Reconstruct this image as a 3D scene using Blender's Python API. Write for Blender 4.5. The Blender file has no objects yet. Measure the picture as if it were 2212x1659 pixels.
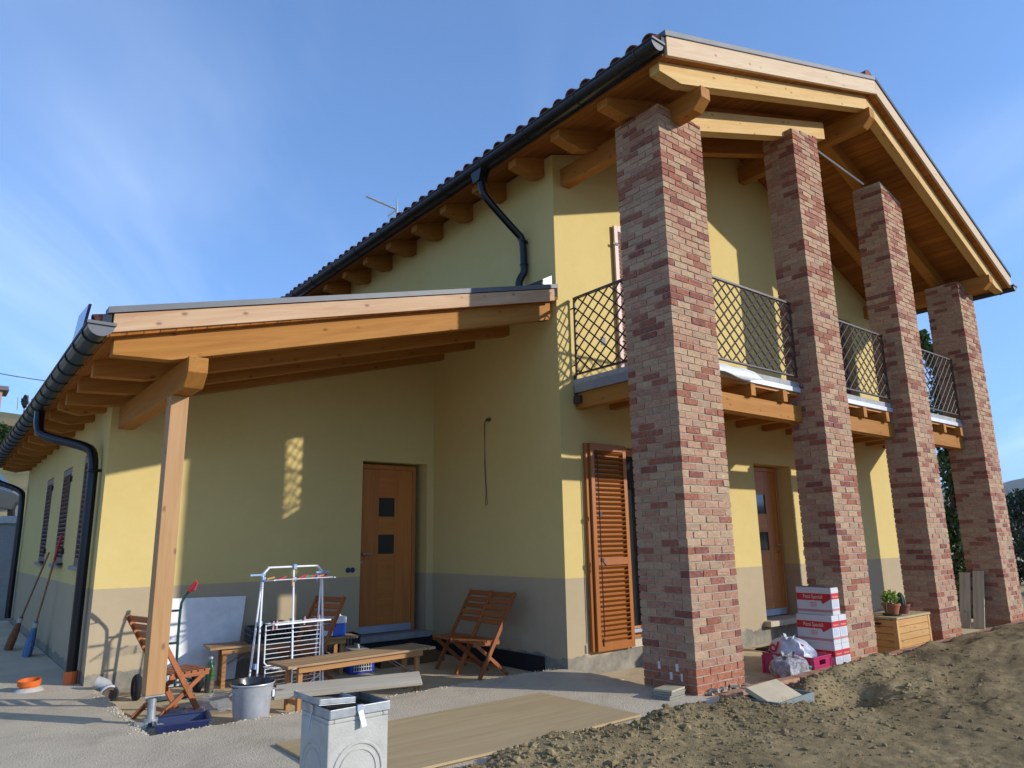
import bpy, bmesh, math, random
import numpy as np
from mathutils import Vector, Matrix
random.seed(7); RNG = np.random.default_rng(7)
S = bpy.context.scene
COL = S.collection
rad = math.radians

# ------------------------------------------------------------------ camera, world, sun
cam_d = bpy.data.cameras.new('camera'); cam = bpy.data.objects.new('camera', cam_d); COL.objects.link(cam)
cam_d.sensor_width = 36.0; cam_d.lens = 1536.903 / 2212 * 36.0
cam_d.clip_start = 0.05; cam_d.clip_end = 9000
CAMP = Vector((-5.2820, -5.7218, 1.3094))
Rv = Vector((0.78110047, -0.62417471, -0.01697007)); Uv = Vector((-0.12066543, -0.17755643, 0.97668499)); Fv = Vector((0.61263522, 0.76084141, 0.21400572))
cam.matrix_world = Matrix(((Rv.x, Uv.x, -Fv.x, CAMP.x), (Rv.y, Uv.y, -Fv.y, CAMP.y), (Rv.z, Uv.z, -Fv.z, CAMP.z), (0, 0, 0, 1)))
S.camera = cam

SUN = Vector((0.728, -1.0, 0.468)).normalized()
w = bpy.data.worlds.new('World'); S.world = w; w.use_nodes = True
wn, wl = w.node_tree.nodes, w.node_tree.links
for n in list(wn): wn.remove(n)
wo = wn.new('ShaderNodeOutputWorld'); bg = wn.new('ShaderNodeBackground')
sky = wn.new('ShaderNodeTexSky'); sky.sky_type = 'NISHITA'; sky.sun_disc = False
sky.sun_elevation = math.asin(SUN.z); sky.sun_rotation = math.atan2(SUN.x, SUN.y)
sky.altitude = 800; sky.air_density = 1.0; sky.dust_density = 0.2; sky.ozone_density = 4.5
bg.inputs[1].default_value = 0.15
tc = wn.new('ShaderNodeTexCoord')
sep = wn.new('ShaderNodeSeparateXYZ'); wl.new(tc.outputs['Generated'], sep.inputs[0])
skv = wn.new('ShaderNodeCombineXYZ'); wl.new(sep.outputs[0], skv.inputs[0]); wl.new(sep.outputs[1], skv.inputs[1])
def wmath(op, a, b=None):
    m = wn.new('ShaderNodeMath'); m.operation = op
    for i, v in enumerate((a, b)):
        if v is None: continue
        if isinstance(v, (int, float)): m.inputs[i].default_value = v
        else: wl.new(v, m.inputs[i])
    return m.outputs[0]
wl.new(wmath('ADD', wmath('MULTIPLY', wmath('MAXIMUM', sep.outputs[2], 0.0), 0.80), 0.22), skv.inputs[2]); wl.new(skv.outputs[0], sky.inputs[0])
zz = wmath('ADD', wmath('MAXIMUM', sep.outputs[2], 0.0), 0.16)
cmb = wn.new('ShaderNodeCombineXYZ')
wl.new(wmath('DIVIDE', sep.outputs[0], zz), cmb.inputs[0]); wl.new(wmath('DIVIDE', sep.outputs[1], zz), cmb.inputs[1])
mr_ = wn.new('ShaderNodeMapping'); wl.new(cmb.outputs[0], mr_.inputs[0]); mr_.inputs['Rotation'].default_value = (0, 0, rad(-56))
mp = wn.new('ShaderNodeMapping'); wl.new(mr_.outputs[0], mp.inputs[0])
mp.inputs['Scale'].default_value = (0.34, 1.35, 1); mp.inputs['Location'].default_value = (26.2, 2.1, 0)
n1 = wn.new('ShaderNodeTexNoise'); n1.inputs['Scale'].default_value = 1.0; n1.inputs['Detail'].default_value = 9; n1.inputs['Roughness'].default_value = 0.56; n1.inputs['Distortion'].default_value = 0.7
wl.new(mp.outputs[0], n1.inputs['Vector'])
n2 = wn.new('ShaderNodeTexNoise'); n2.inputs['Scale'].default_value = 0.45; n2.inputs['Detail'].default_value = 3
wl.new(cmb.outputs[0], n2.inputs['Vector'])
r1 = wn.new('ShaderNodeMapRange'); r1.inputs[1].default_value = 0.46; r1.inputs[2].default_value = 0.86; wl.new(n1.outputs[0], r1.inputs[0])
r2 = wn.new('ShaderNodeMapRange'); r2.inputs[1].default_value = 0.38; r2.inputs[2].default_value = 0.62; wl.new(n2.outputs[0], r2.inputs[0])
cf = wmath('MULTIPLY', wmath('MULTIPLY', r1.outputs[0], r2.outputs[0]), 0.52)
mixc = wn.new('ShaderNodeMix'); mixc.data_type = 'RGBA'
wl.new(cf, mixc.inputs[0]); wl.new(sky.outputs[0], mixc.inputs[6]); mixc.inputs[7].default_value = (4.6, 5.0, 5.6, 1)
wl.new(mixc.outputs[2], bg.inputs[0]); wl.new(bg.outputs[0], wo.inputs[0])

sl = bpy.data.lights.new('sun', 'SUN'); sl.energy = 2.0; sl.angle = rad(0.75); sl.color = (1.0, 0.955, 0.885)
so = bpy.data.objects.new('sun', sl); COL.objects.link(so); so.rotation_euler = (-SUN).to_track_quat('-Z', 'Y').to_euler(); so.location = (20, -20, 20)
S.view_settings.view_transform = 'Standard'; S.view_settings.look = 'None'; S.view_settings.exposure = 1.22; S.view_settings.gamma = 1.0
S.view_settings.use_curve_mapping = False
S.cycles.use_denoising = True; S.cycles.max_bounces = 10; S.cycles.diffuse_bounces = 8; S.cycles.use_adaptive_sampling = False

# ------------------------------------------------------------------ mesh helpers
class MB:
    def __init__(s): s.v = []; s.f = []; s.mi = []; s.m = 0
    def add(s, vs, fs):
        o = len(s.v); s.v.extend([tuple(p) for p in vs]); s.f.extend([tuple(i + o for i in f) for f in fs]); s.mi.extend([s.m] * len(fs)); return s
    def box(s, x0, y0, z0, x1, y1, z1, M=None):
        vs = [Vector((x, y, z)) for z in (z0, z1) for y in (y0, y1) for x in (x0, x1)]
        if M is not None: vs = [M @ v for v in vs]
        return s.add(vs, [(0, 2, 3, 1), (4, 5, 7, 6), (0, 1, 5, 4), (2, 6, 7, 3), (0, 4, 6, 2), (1, 3, 7, 5)])
    def bar(s, p, q, w, h, up=(0, 0, 1)):
        p, q = Vector(p), Vector(q); d = (q - p).normalized(); up = Vector(up)
        if abs(d.dot(up)) > .999: up = Vector((1, 0, 0))
        a = d.cross(up).normalized() * (w / 2); b = a.cross(d).normalized() * (h / 2)
        vs = [c + sa * a + sb * b for c in (p, q) for sb in (-1, 1) for sa in (-1, 1)]
        return s.add(vs, [(0, 2, 3, 1), (4, 5, 7, 6), (0, 1, 5, 4), (2, 6, 7, 3), (0, 4, 6, 2), (1, 3, 7, 5)])
    def prism(s, poly, ax, a, b):
        n = len(poly)
        def P(u, v, t): return (t, u, v) if ax == 'x' else (u, t, v) if ax == 'y' else (u, v, t)
        vs = [P(u, v, a) for u, v in poly] + [P(u, v, b) for u, v in poly]
        fs = [tuple(range(n)), tuple(range(2 * n - 1, n - 1, -1))] + [(i, n + i, n + (i + 1) % n, (i + 1) % n) for i in range(n)]
        return s.add(vs, fs)
    def tube(s, pts, r, n=8, cap=True):
        pts = [Vector(p) for p in pts]; rs = r if isinstance(r, (list, tuple)) else [r] * len(pts)
        vs = []; ref = None
        for i, p in enumerate(pts):
            if i == 0: d = pts[1] - p
            elif i == len(pts) - 1: d = p - pts[i - 1]
            else: d = (pts[i + 1] - p).normalized() + (p - pts[i - 1]).normalized()
            d.normalize()
            if ref is None:
                ref = Vector((0, 0, 1)) if abs(d.z) < .9 else Vector((1, 0, 0))
            a = d.cross(ref).normalized(); ref = a.cross(d).normalized()
            k = 1.0
            if 0 < i < len(pts) - 1:
                c = max(.3, (pts[i + 1] - p).normalized().dot(d)); k = 1 / c if c > .75 else 1.2
            vs += [p + (a * math.cos(2 * math.pi * j / n) + ref * math.sin(2 * math.pi * j / n)) * rs[i] * (k if k < 1.3 else 1.3) for j in range(n)]
        fs = []
        for i in range(len(pts) - 1):
            for j in range(n):
                fs.append((i * n + j, i * n + (j + 1) % n, (i + 1) * n + (j + 1) % n, (i + 1) * n + j))
        if cap: fs += [tuple(range(n - 1, -1, -1)), tuple((len(pts) - 1) * n + j for j in range(n))]
        return s.add(vs, fs)
    def lathe(s, prof, n=24, c=(0, 0, 0)):
        vs = []
        for r, z in prof: vs += [(c[0] + r * math.cos(2 * math.pi * j / n), c[1] + r * math.sin(2 * math.pi * j / n), c[2] + z) for j in range(n)]
        fs = []
        for i in range(len(prof) - 1):
            for j in range(n): fs.append((i * n + j, i * n + (j + 1) % n, (i + 1) * n + (j + 1) % n, (i + 1) * n + j))
        return s.add(vs, fs)
    def mesh(s, name, mats, smooth=False):
        me = bpy.data.meshes.new(name); me.from_pydata(s.v, [], s.f)
        if not isinstance(mats, (list, tuple)): mats = [mats]
        for m in mats: me.materials.append(m)
        if len(mats) > 1: me.polygons.foreach_set('material_index', s.mi)
        if smooth: me.polygons.foreach_set('use_smooth', [True] * len(me.polygons))
        bm = bmesh.new(); bm.from_mesh(me); bmesh.ops.recalc_face_normals(bm, faces=bm.faces); bm.to_mesh(me); bm.free()
        me.update(); return me
    def build(s, name, mats, parent=None, smooth=False, bevel=0, kind=None, label=None):
        o = bpy.data.objects.new(name, s.mesh(name, mats, smooth)); COL.objects.link(o)
        if parent is not None: o.parent = parent
        if bevel:
            b = o.modifiers.new('bevel', 'BEVEL'); b.width = bevel; b.segments = 2; b.limit_method = 'ANGLE'; b.angle_limit = rad(40)
        if smooth:
            try: o.data.set_sharp_from_angle(angle=rad(45))
            except Exception: pass
        if kind: o['kind'] = kind
        if label: o['label'] = label
        return o
def link(o, parent=None):
    COL.objects.link(o)
    if parent is not None: o.parent = parent
    return o
def tag(o, label, cat, group=None):
    o['label'] = label; o['category'] = cat
    if group: o['group'] = group
    return o
def thing(name, label, cat, loc=(0, 0, 0), rot=(0, 0, 0), group=None):
    o = bpy.data.objects.new(name, None); COL.objects.link(o); o.location = loc; o.rotation_euler = rot
    o.empty_display_size = .1
    return tag(o, label, cat, group)
def struct(o): o['kind'] = 'structure'; return o
def copy_tree(o, parent=None):
    c = o.copy(); COL.objects.link(c); c.parent = parent
    for ch in o.children: copy_tree(ch, c)
    return c
def arc(c, r, a0, a1, n, plane='xz'):
    out = []
    for i in range(n + 1):
        a = rad(a0 + (a1 - a0) * i / n); u, v = r * math.cos(a), r * math.sin(a)
        out.append((c[0] + u, c[1], c[2] + v) if plane == 'xz' else (c[0], c[1] + u, c[2] + v) if plane == 'yz' else (c[0] + u, c[1] + v, c[2]))
    return out
def smooth_path(pts, k=6, it=2):
    pts = [Vector(p) for p in pts]
    for _ in range(it):
        q = [pts[0]]
        for a, b in zip(pts[:-1], pts[1:]): q += [a.lerp(b, .25), a.lerp(b, .75)]
        q.append(pts[-1]); pts = q
    return pts

# ------------------------------------------------------------------ materials
MATS = {}
class NT:
    def __init__(s, name):
        s.m = bpy.data.materials.new(name); s.m.use_nodes = True; s.n = s.m.node_tree.nodes; s.l = s.m.node_tree.links
        s.b = s.n['Principled BSDF']; s._tc = None
    def tc(s, out='Object'):
        if s._tc is None: s._tc = s.n.new('ShaderNodeTexCoord')
        return s._tc.outputs[out]
    def pos(s): return s.n.new('ShaderNodeNewGeometry').outputs['Position']
    def inp(s, sock, v):
        if hasattr(v, 'is_output') or hasattr(v, 'links'): s.l.new(v, sock)
        else: sock.default_value = v
    def mapping(s, vec, scale=(1, 1, 1), rot=(0, 0, 0), loc=(0, 0, 0)):
        m = s.n.new('ShaderNodeMapping'); s.l.new(vec, m.inputs[0]); m.inputs['Scale'].default_value = scale; m.inputs['Rotation'].default_value = rot; m.inputs['Location'].default_value = loc; return m.outputs[0]
    def noise(s, vec, scale, detail=4, rough=.5, dist=0):
        t = s.n.new('ShaderNodeTexNoise'); s.l.new(vec, t.inputs['Vector']); t.inputs['Scale'].default_value = scale; t.inputs['Detail'].default_value = detail; t.inputs['Roughness'].default_value = rough; t.inputs['Distortion'].default_value = dist; return t.outputs[0]
    def voro(s, vec, scale, feature='F1'):
        t = s.n.new('ShaderNodeTexVoronoi'); t.feature = feature; s.l.new(vec, t.inputs['Vector']); t.inputs['Scale'].default_value = scale; return t.outputs[0]
    def ramp(s, v, a, b, c0=0., c1=1.):
        r = s.n.new('ShaderNodeMapRange'); s.l.new(v, r.inputs[0]); r.inputs[1].default_value = a; r.inputs[2].default_value = b; r.inputs[3].default_value = c0; r.inputs[4].default_value = c1; return r.outputs[0]
    def math(s, op, a, b=0.):
        m = s.n.new('ShaderNodeMath'); m.operation = op; s.inp(m.inputs[0], a); s.inp(m.inputs[1], b); return m.outputs[0]
    def mix(s, f, a, b):
        m = s.n.new('ShaderNodeMix'); m.data_type = 'RGBA'; s.inp(m.inputs[0], f); s.inp(m.inputs[6], tuple(a) + (1,) if isinstance(a, (tuple, list)) else a); s.inp(m.inputs[7], tuple(b) + (1,) if isinstance(b, (tuple, list)) else b); return m.outputs[2]
    def vadd(s, a, b):
        m = s.n.new('ShaderNodeVectorMath'); m.operation = 'ADD'; s.l.new(a, m.inputs[0]); s.l.new(b, m.inputs[1]); return m.outputs[0]
    def rnd(s):
        i = s.n.new('ShaderNodeObjectInfo'); return i.outputs['Random']
    def xyz(s, v):
        p = s.n.new('ShaderNodeSeparateXYZ'); s.l.new(v, p.inputs[0]); return p.outputs
    def bump(s, h, strength=.3, dist=.01):
        b = s.n.new('ShaderNodeBump'); b.inputs['Strength'].default_value = strength; b.inputs['Distance'].default_value = dist; s.l.new(h, b.inputs['Height']); s.l.new(b.outputs[0], s.b.inputs['Normal'])
    def col(s, c): s.inp(s.b.inputs['Base Color'], tuple(c) + (1,) if isinstance(c, (tuple, list)) else c)
    def set(s, rough=.6, metal=0., spec=.5):
        s.b.inputs['Roughness'].default_value = rough; s.b.inputs['Metallic'].default_value = metal; s.b.inputs['Specular IOR Level'].default_value = spec
def sc3(c, k): return tuple(min(1, x * k) for x in c)
def flat(name, c, rough=.55, metal=0., spec=.5, var=.10, scale=9, bump=0., bscale=90, bd=.004):
    if name in MATS: return MATS[name]
    t = NT(name); o = t.tc()
    nz = t.noise(o, scale, 5, .6); t.col(t.mix(t.ramp(nz, .3, .7), sc3(c, 1 - var), sc3(c, 1 + var))); t.set(rough, metal, spec)
    if bump: t.bump(t.noise(o, bscale, 4, .6), bump, bd)
    MATS[name] = t.m; return t.m
def wood(kind, ax, slope=0.):
    key = f'wood_{kind}_{ax}' + (f'_{slope:.2f}' if slope else '')
    if key in MATS: return MATS[key]
    light, dark, knot, rough, spec = {
        'larch': ((.53, .35, .205), (.41, .23, .12), (.20, .10, .05), .6, .15),
        'pale': ((.62, .46, .29), (.53, .36, .205), (.28, .15, .07), .6, .15),  # paler larch: sun brightness on the main fascia lifted into the colour
        'beam': ((.42, .185, .040), (.33, .13, .023), (.17, .06, .014), .6, .12),
        'front': ((.60, .395, .155), (.51, .305, .10), (.27, .12, .04), .6, .12),  # lighter copy of beam for sunlit front timbers, sunlight put into the colour
        'post': ((.47, .26, .105), (.40, .205, .072), (.18, .075, .03), .55, .35),
        'deck': ((.58, .27, .07), (.46, .19, .045), (.28, .10, .03), .6, .3),
        'door': ((.50, .175, .034), (.39, .125, .024), (.28, .08, .018), .38, .45),
        'shut': ((.36, .115, .013), (.30, .09, .010), (.3, .09, .012), .42, .4),
        'chair': ((.36, .115, .03), (.25, .07, .018), (.2, .05, .015), .45, .4),
        'bench': ((.44, .22, .07), (.31, .14, .045), (.2, .08, .03), .55, .35),
        'benchtop': ((.40, .255, .13), (.28, .165, .08), (.2, .1, .05), .65, .3),
        'grey': ((.52, .43, .30), (.36, .285, .19), (.17, .11, .07), .8, .2),
        'chest': ((.60, .34, .11), (.48, .24, .07), (.25, .1, .03), .5, .35),
        'osb': ((.47, .35, .19), (.40, .285, .145), (.3, .19, .1), .85, .15)}[kind]
    t = NT(key); o = t.tc()
    off = t.n.new('ShaderNodeCombineXYZ'); r = t.rnd(); r9 = t.math('MULTIPLY', r, 37.)
    for i in range(3): t.l.new(r9, off.inputs[i])
    if slope: o = t.mapping(o, rot=(0, math.atan(slope), 0))
    v = t.vadd(o, off.outputs[0]); i = 'xyz'.index(ax)
    s1 = [14, 14, 14]; s1[i] = .9; s2 = [90, 90, 90]; s2[i] = 2.5; s3 = [9, 9, 9]; s3[i] = 5.0
    g1 = t.noise(t.mapping(v, s1), 1, 5, .6, 1.2); g2 = t.noise(t.mapping(v, s2), 1, 3, .6)
    kv = t.voro(t.mapping(v, s3), 1.0)
    k = t.ramp(kv, .05, .17, 1., 0.)
    g = t.math('ADD', t.math('MULTIPLY', g1, .75), t.math('MULTIPLY', g2, .25))
    c = t.mix(t.ramp(g, .36, .62), dark, light)
    tone = t.ramp(r, 0, 1, .90, 1.06)
    hs = t.n.new('ShaderNodeHueSaturation'); t.l.new(c, hs.inputs['Color']); t.l.new(tone, hs.inputs['Value'])
    c2 = t.mix(t.math('MULTIPLY', k, .85 if kind not in ('door', 'shut', 'chair', 'bench', 'benchtop', 'osb') else .0), hs.outputs[0], knot)
    t.col(c2); t.set(rough, 0, spec); t.bump(g2, .15, .002)
    MATS[key] = t.m; return t.m
def plaster():
    t = NT('painted_plaster'); p = t.pos(); z = t.xyz(p)[2]
    fine = t.noise(p, 190, 3, .7); big = t.noise(p, .7, 4, .55); edge = t.noise(p, 5.5, 4, .6); mid = t.noise(p, 7, 5, .7, .8)
    bm_ = t.math('ADD', t.math('MULTIPLY', big, .5), t.math('ADD', t.math('MULTIPLY', mid, .32), t.math('MULTIPLY', fine, .18)))
    yel = t.mix(t.ramp(bm_, .36, .64), (.575, .432, .158), (.64, .49, .195))
    grey = t.mix(t.ramp(bm_, .36, .64), (.385, .298, .182), (.445, .35, .218))
    splash = t.math('MULTIPLY', t.ramp(z, .12, .55, 1, 0), t.ramp(mid, .45, .62)); grey = t.mix(t.math('MULTIPLY', splash, .30), grey, (.40, .33, .22))
    raw = t.mix(t.ramp(t.noise(p, 6, 6, .65), .35, .65), (.17, .155, .12), (.30, .27, .21))
    f1 = t.ramp(z, .8985, .9015); c = t.mix(f1, grey, yel)
    zr = t.math('ADD', z, t.math('MULTIPLY', t.math('SUBTRACT', edge, .5), .16))
    c = t.mix(t.ramp(zr, .100, .108), raw, c)
    t.col(c); t.set(.9, 0, .2); t.bump(fine, .35, .004); return t.m
PLASTER = plaster()
def brick_mat(name, c, seed):
    t = NT(name); o = t.tc(); p = t.pos(); r = t.rnd()
    a = t.noise(t.mapping(p, (13, 13, 26)), 1, 6, .72, 1.8); b = t.noise(p, 95, 3, .6)
    tone = t.ramp(r, 0, 1, .90, 1.08); c1 = t.mix(t.ramp(a, .30, .66), sc3(c, .66), sc3(c, 1.2))
    white = t.ramp(t.noise(p, 30, 5, .75), .55, .72, 0, .5)
    t.col(t.mix(white, c1, (.58, .47, .36))); t.set(.9, 0, .2)
    t.bump(t.math('ADD', a, t.math('MULTIPLY', b, .35)), .8, .011); return t.m
BRICKS = [brick_mat('brick_red', (.30, .112, .066), 0), brick_mat('brick_rose', (.385, .20, .122), 1), brick_mat('brick_salmon', (.43, .25, .15), 2),
          brick_mat('brick_buff', (.44, .29, .168), 3), brick_mat('brick_tan', (.375, .24, .145), 4), brick_mat('brick_smooth', (.38, .145, .078), 5), brick_mat('brick_wine', (.235, .085, .058), 6)]
MORTAR = flat('mortar', (.38, .33, .255), .95, 0, .1, .12, 20, .5, 120)
def concrete(name, c, var=.18, sc=3.0, gs=70, bump=.6, bd=.008):
    t = NT(name); p = t.pos()
    a = t.noise(p, sc, 6, .62); g = t.noise(p, gs, 4, .7); v = t.voro(p, gs * .9)
    x = t.math('ADD', t.math('MULTIPLY', a, .6), t.math('MULTIPLY', g, .4))
    st = t.ramp(t.noise(p, sc * .45, 5, .7, 1.2), .52, .66, 1, .80); hs = t.n.new('ShaderNodeHueSaturation'); t.l.new(t.mix(t.ramp(x, .34, .66), sc3(c, 1 - var), sc3(c, 1 + var)), hs.inputs['Color']); t.l.new(st, hs.inputs['Value']); t.col(hs.outputs[0]); t.set(.92, 0, .15)
    t.bump(t.math('ADD', g, t.math('MULTIPLY', v, .5)), bump, bd); return t.m
SLAB = concrete('pavement_concrete', (.56, .47, .335), .17, 1.6, 85, .8, .008)
FLOOR = concrete('porch_concrete', (.54, .42, .25), .22, 2.2, 60, .5, .006)
CEMENT = concrete('cement', (.47, .46, .40), .14, 5, 60, .7, .006)
GREYWALL = concrete('retaining_concrete', (.30, .29, .26), .2, 1.5, 30, .5, .01)
def soil_mat():
    t = NT('dry_soil'); p = t.pos()
    a = t.noise(p, 1.1, 6, .62); b = t.noise(p, 14, 6, .68); g = t.noise(p, 110, 4, .7)
    x = t.math('ADD', t.math('MULTIPLY', a, .45), t.math('ADD', t.math('MULTIPLY', b, .4), t.math('MULTIPLY', g, .15)))
    c = t.mix(t.ramp(x, .36, .62), (.155, .112, .052), (.385, .285, .145))
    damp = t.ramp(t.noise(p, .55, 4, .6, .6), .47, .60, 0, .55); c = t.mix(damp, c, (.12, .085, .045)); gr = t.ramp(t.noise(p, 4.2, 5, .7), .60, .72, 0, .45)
    t.col(t.mix(gr, c, (.13, .135, .045))); t.set(.97, 0, .08); t.bump(t.math('ADD', b, t.math('MULTIPLY', g, .6)), .8, .02); return t.m
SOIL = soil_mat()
METAL_BROWN = flat('brown_railing_paint', (.055, .036, .028), .45, .1, .5, .15, 20)
GUTTER = flat('dark_painted_metal', (.020, .022, .021), .32, .35, .5, .2, 12)
PIPE = flat('black_painted_pipe', (.012, .012, .013), .22, .3, .5, .15, 12)
FLASH = flat('grey_flashing', (.12, .122, .125), .55, .2, .4, .08, 6)
GALV = flat('galvanised_metal', (.36, .37, .365), .5, .55, .5, .22, 14, .1, 30)
STEEL = flat('steel', (.45, .45, .46), .3, .9, .5, .1, 12)
WHITE = flat('white_enamel', (.78, .79, .80), .35, 0, .5, .04)
BLACK = flat('black_iron', (.012, .012, .012), .5, .2)
BLACKPL = flat('black_plastic', (.014, .014, .015), .45, 0)
TILE = flat('clay_tile', (.21, .070, .045), .8, 0, .25, .35, 22, .3, 60)
def glass_dark():
    t = NT('dark_pane'); t.col((.018, .024, .026)); t.set(.06, 0, .6); return t.m
PANE = glass_dark()
def shutbrown(name, c):
    return flat(name, c, .45, 0, .4, .08, 10)
SHUT_DARK = shutbrown('brown_shutter_paint', (.17, .095, .075))
SHUT_PINK = shutbrown('pinkish_shutter_paint', (.50, .33, .27))

# ------------------------------------------------------------------ pieces of a formula
def LT(x): return 5.845 + .333 * x            # top of rafters, left slope of main roof
def RT(x): return 7.187 - .42 * (x - 4.03)    # right slope
def RF(x): return LT(x) if x < 4.03 else RT(x)
def WT(x): return 2.81 + .267 * (x + 4.41)    # wing roof
W = 3.958; WY = 2.584; HX = 7.95; HY = 6.7; WEND = 10.6

def vnoise(x, y, seed):
    r = np.random.default_rng(seed); T = r.random((256, 256))
    xi = np.floor(x).astype(int); yi = np.floor(y).astype(int); fx = x - xi; fy = y - yi
    fx = fx * fx * (3 - 2 * fx); fy = fy * fy * (3 - 2 * fy)
    a = T[xi % 256, yi % 256]; b = T[(xi + 1) % 256, yi % 256]; c = T[xi % 256, (yi + 1) % 256]; d = T[(xi + 1) % 256, (yi + 1) % 256]
    return (a * (1 - fx) + b * fx) * (1 - fy) + (c * (1 - fx) + d * fx) * fy - .5
def fbm(x, y, s, o, seed, g=.5):
    t = 0; a = 1
    for i in range(o): t = t + a * vnoise(x * s + 17.3 * i, y * s + 9.1 * i, seed + i); s *= 2.03; a *= g
    return t
def grid_mesh(name, X, Y, Z, mat, keep=None):
    ny, nx = X.shape; v = np.stack([X, Y, Z], -1).reshape(-1, 3); idx = np.arange(nx * ny).reshape(ny, nx)
    q = np.stack([idx[:-1, :-1], idx[:-1, 1:], idx[1:, 1:], idx[1:, :-1]], -1).reshape(-1, 4)
    if keep is not None: q = q[keep[:-1, :-1].reshape(-1)]
    me = bpy.data.meshes.new(name); me.vertices.add(len(v)); me.vertices.foreach_set('co', v.astype(np.float32).ravel())
    me.loops.add(q.size); me.loops.foreach_set('vertex_index', q.astype(np.int32).ravel()); me.polygons.add(len(q))
    me.polygons.foreach_set('loop_start', np.arange(0, q.size, 4, dtype=np.int32)); me.polygons.foreach_set('loop_total', np.full(len(q), 4, np.int32))
    me.polygons.foreach_set('use_smooth', np.ones(len(q), bool)); me.update(calc_edges=True); me.validate(); me.materials.append(mat)
    o = bpy.data.objects.new(name, me); COL.objects.link(o); return o

# ------------------------------------------------------------------ ground
def ground():
    t = NT('ground_earth'); p = t.pos(); a = t.noise(p, .25, 6, .6); b = t.noise(p, 5, 5, .6)
    t.col(t.mix(t.ramp(t.math('ADD', t.math('MULTIPLY', a, .6), t.math('MULTIPLY', b, .4)), .38, .6), (.24, .19, .09), (.46, .36, .19))); t.set(.95, 0, .1)
    b1 = MB(); n = 72; rs = [0, 30, 80, 200, 500, 1200, 3000, 4900]
    vs = [(0, 0, -.42)]
    for r in rs[1:]: vs += [(r * math.cos(2 * math.pi * j / n), r * math.sin(2 * math.pi * j / n), -.42) for j in range(n)]
    fs = [(0, 1 + j, 1 + (j + 1) % n) for j in range(n)]
    for i in range(len(rs) - 2):
        for j in range(n): fs.append((1 + i * n + j, 1 + (i + 1) * n + j, 1 + (i + 1) * n + (j + 1) % n, 1 + i * n + (j + 1) % n))
    b1.add(vs, fs); struct(b1.build('ground', t.m))
ground()
def pavement():
    # L shaped pavement with a broken inner edge round the sunken porch floor
    b = MB(); r = random.Random(3)
    def jag(p, q, n, amp):
        out = []
        for i in range(n):
            t = i / n; x = p[0] + (q[0] - p[0]) * t; y = p[1] + (q[1] - p[1]) * t
            k = 0 if i == 0 else 1
            out.append((x + r.uniform(-amp, amp) * k, y + r.uniform(-amp, amp) * k))
        return out
    inner = jag((-3.97, 11.0), (-3.965, 2.62), 3, .0) + jag((-3.965, 2.62), (-3.88, 2.56), 3, .01) + jag((-3.88, 2.56), (-3.91, .16), 44, .022) + jag((-3.90, .14), (-.55, .145), 60, .018) + jag((-.55, .16), (.012, .05), 8, .012) + jag((.012, .03), (.03, -.42), 8, .012) + jag((.03, -.42), (-.05, -1.06), 12, .014) + [(-.05, -1.72), (.05, -1.80), (.02, -2.05), (-.2, -2.5), (-3.2, -2.9), (-3.5, -9.0)]
    poly = inner + [(-12.0, -9.0), (-12.0, 11.0)]
    import mathutils.geometry as mg
    tris = mg.tessellate_polygon([[Vector((x, y, 0)) for x, y in poly]])
    n = len(poly); vs = [(x, y, 0) for x, y in poly] + [(x + (.0), y, -.35) for x, y in poly]
    fs = [tuple(t) for t in tris] + [(i, (i + 1) % n, n + (i + 1) % n, n + i) for i in range(n)]
    b.add(vs, fs); struct(b.build('pavement', SLAB))
    # rough chippings along the broken edge
    c = MB(); r = random.Random(11)
    for i in range(420):
        if r.random() < .62: x, y = r.uniform(-3.85, .02), .145 + abs(r.gauss(0, .03)) * -1
        else: x, y = -3.905 - abs(r.gauss(0, .03)), r.uniform(.14, 2.5)
        s = r.uniform(.002, .008); M = Matrix.Translation((x, y, s * .4)) @ Matrix.Rotation(r.uniform(0, 6), 4, 'Z') @ Matrix.Rotation(r.uniform(-.6, .6), 4, 'X')
        c.box(-s, -s * .7, -s * .5, s, s * .7, s * .5, M)
    c.build('gravel', SLAB, kind='stuff')
    f = MB(); f.box(-4.3, -.4, -.30, .4, 2.62, -.09); struct(f.build('porch_floor', FLOOR))
    f = MB(); f.box(.05, -1.90, -.30, 8.4, .02, -.10); struct(f.build('balcony_porch_floor', FLOOR))
pavement()
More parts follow.
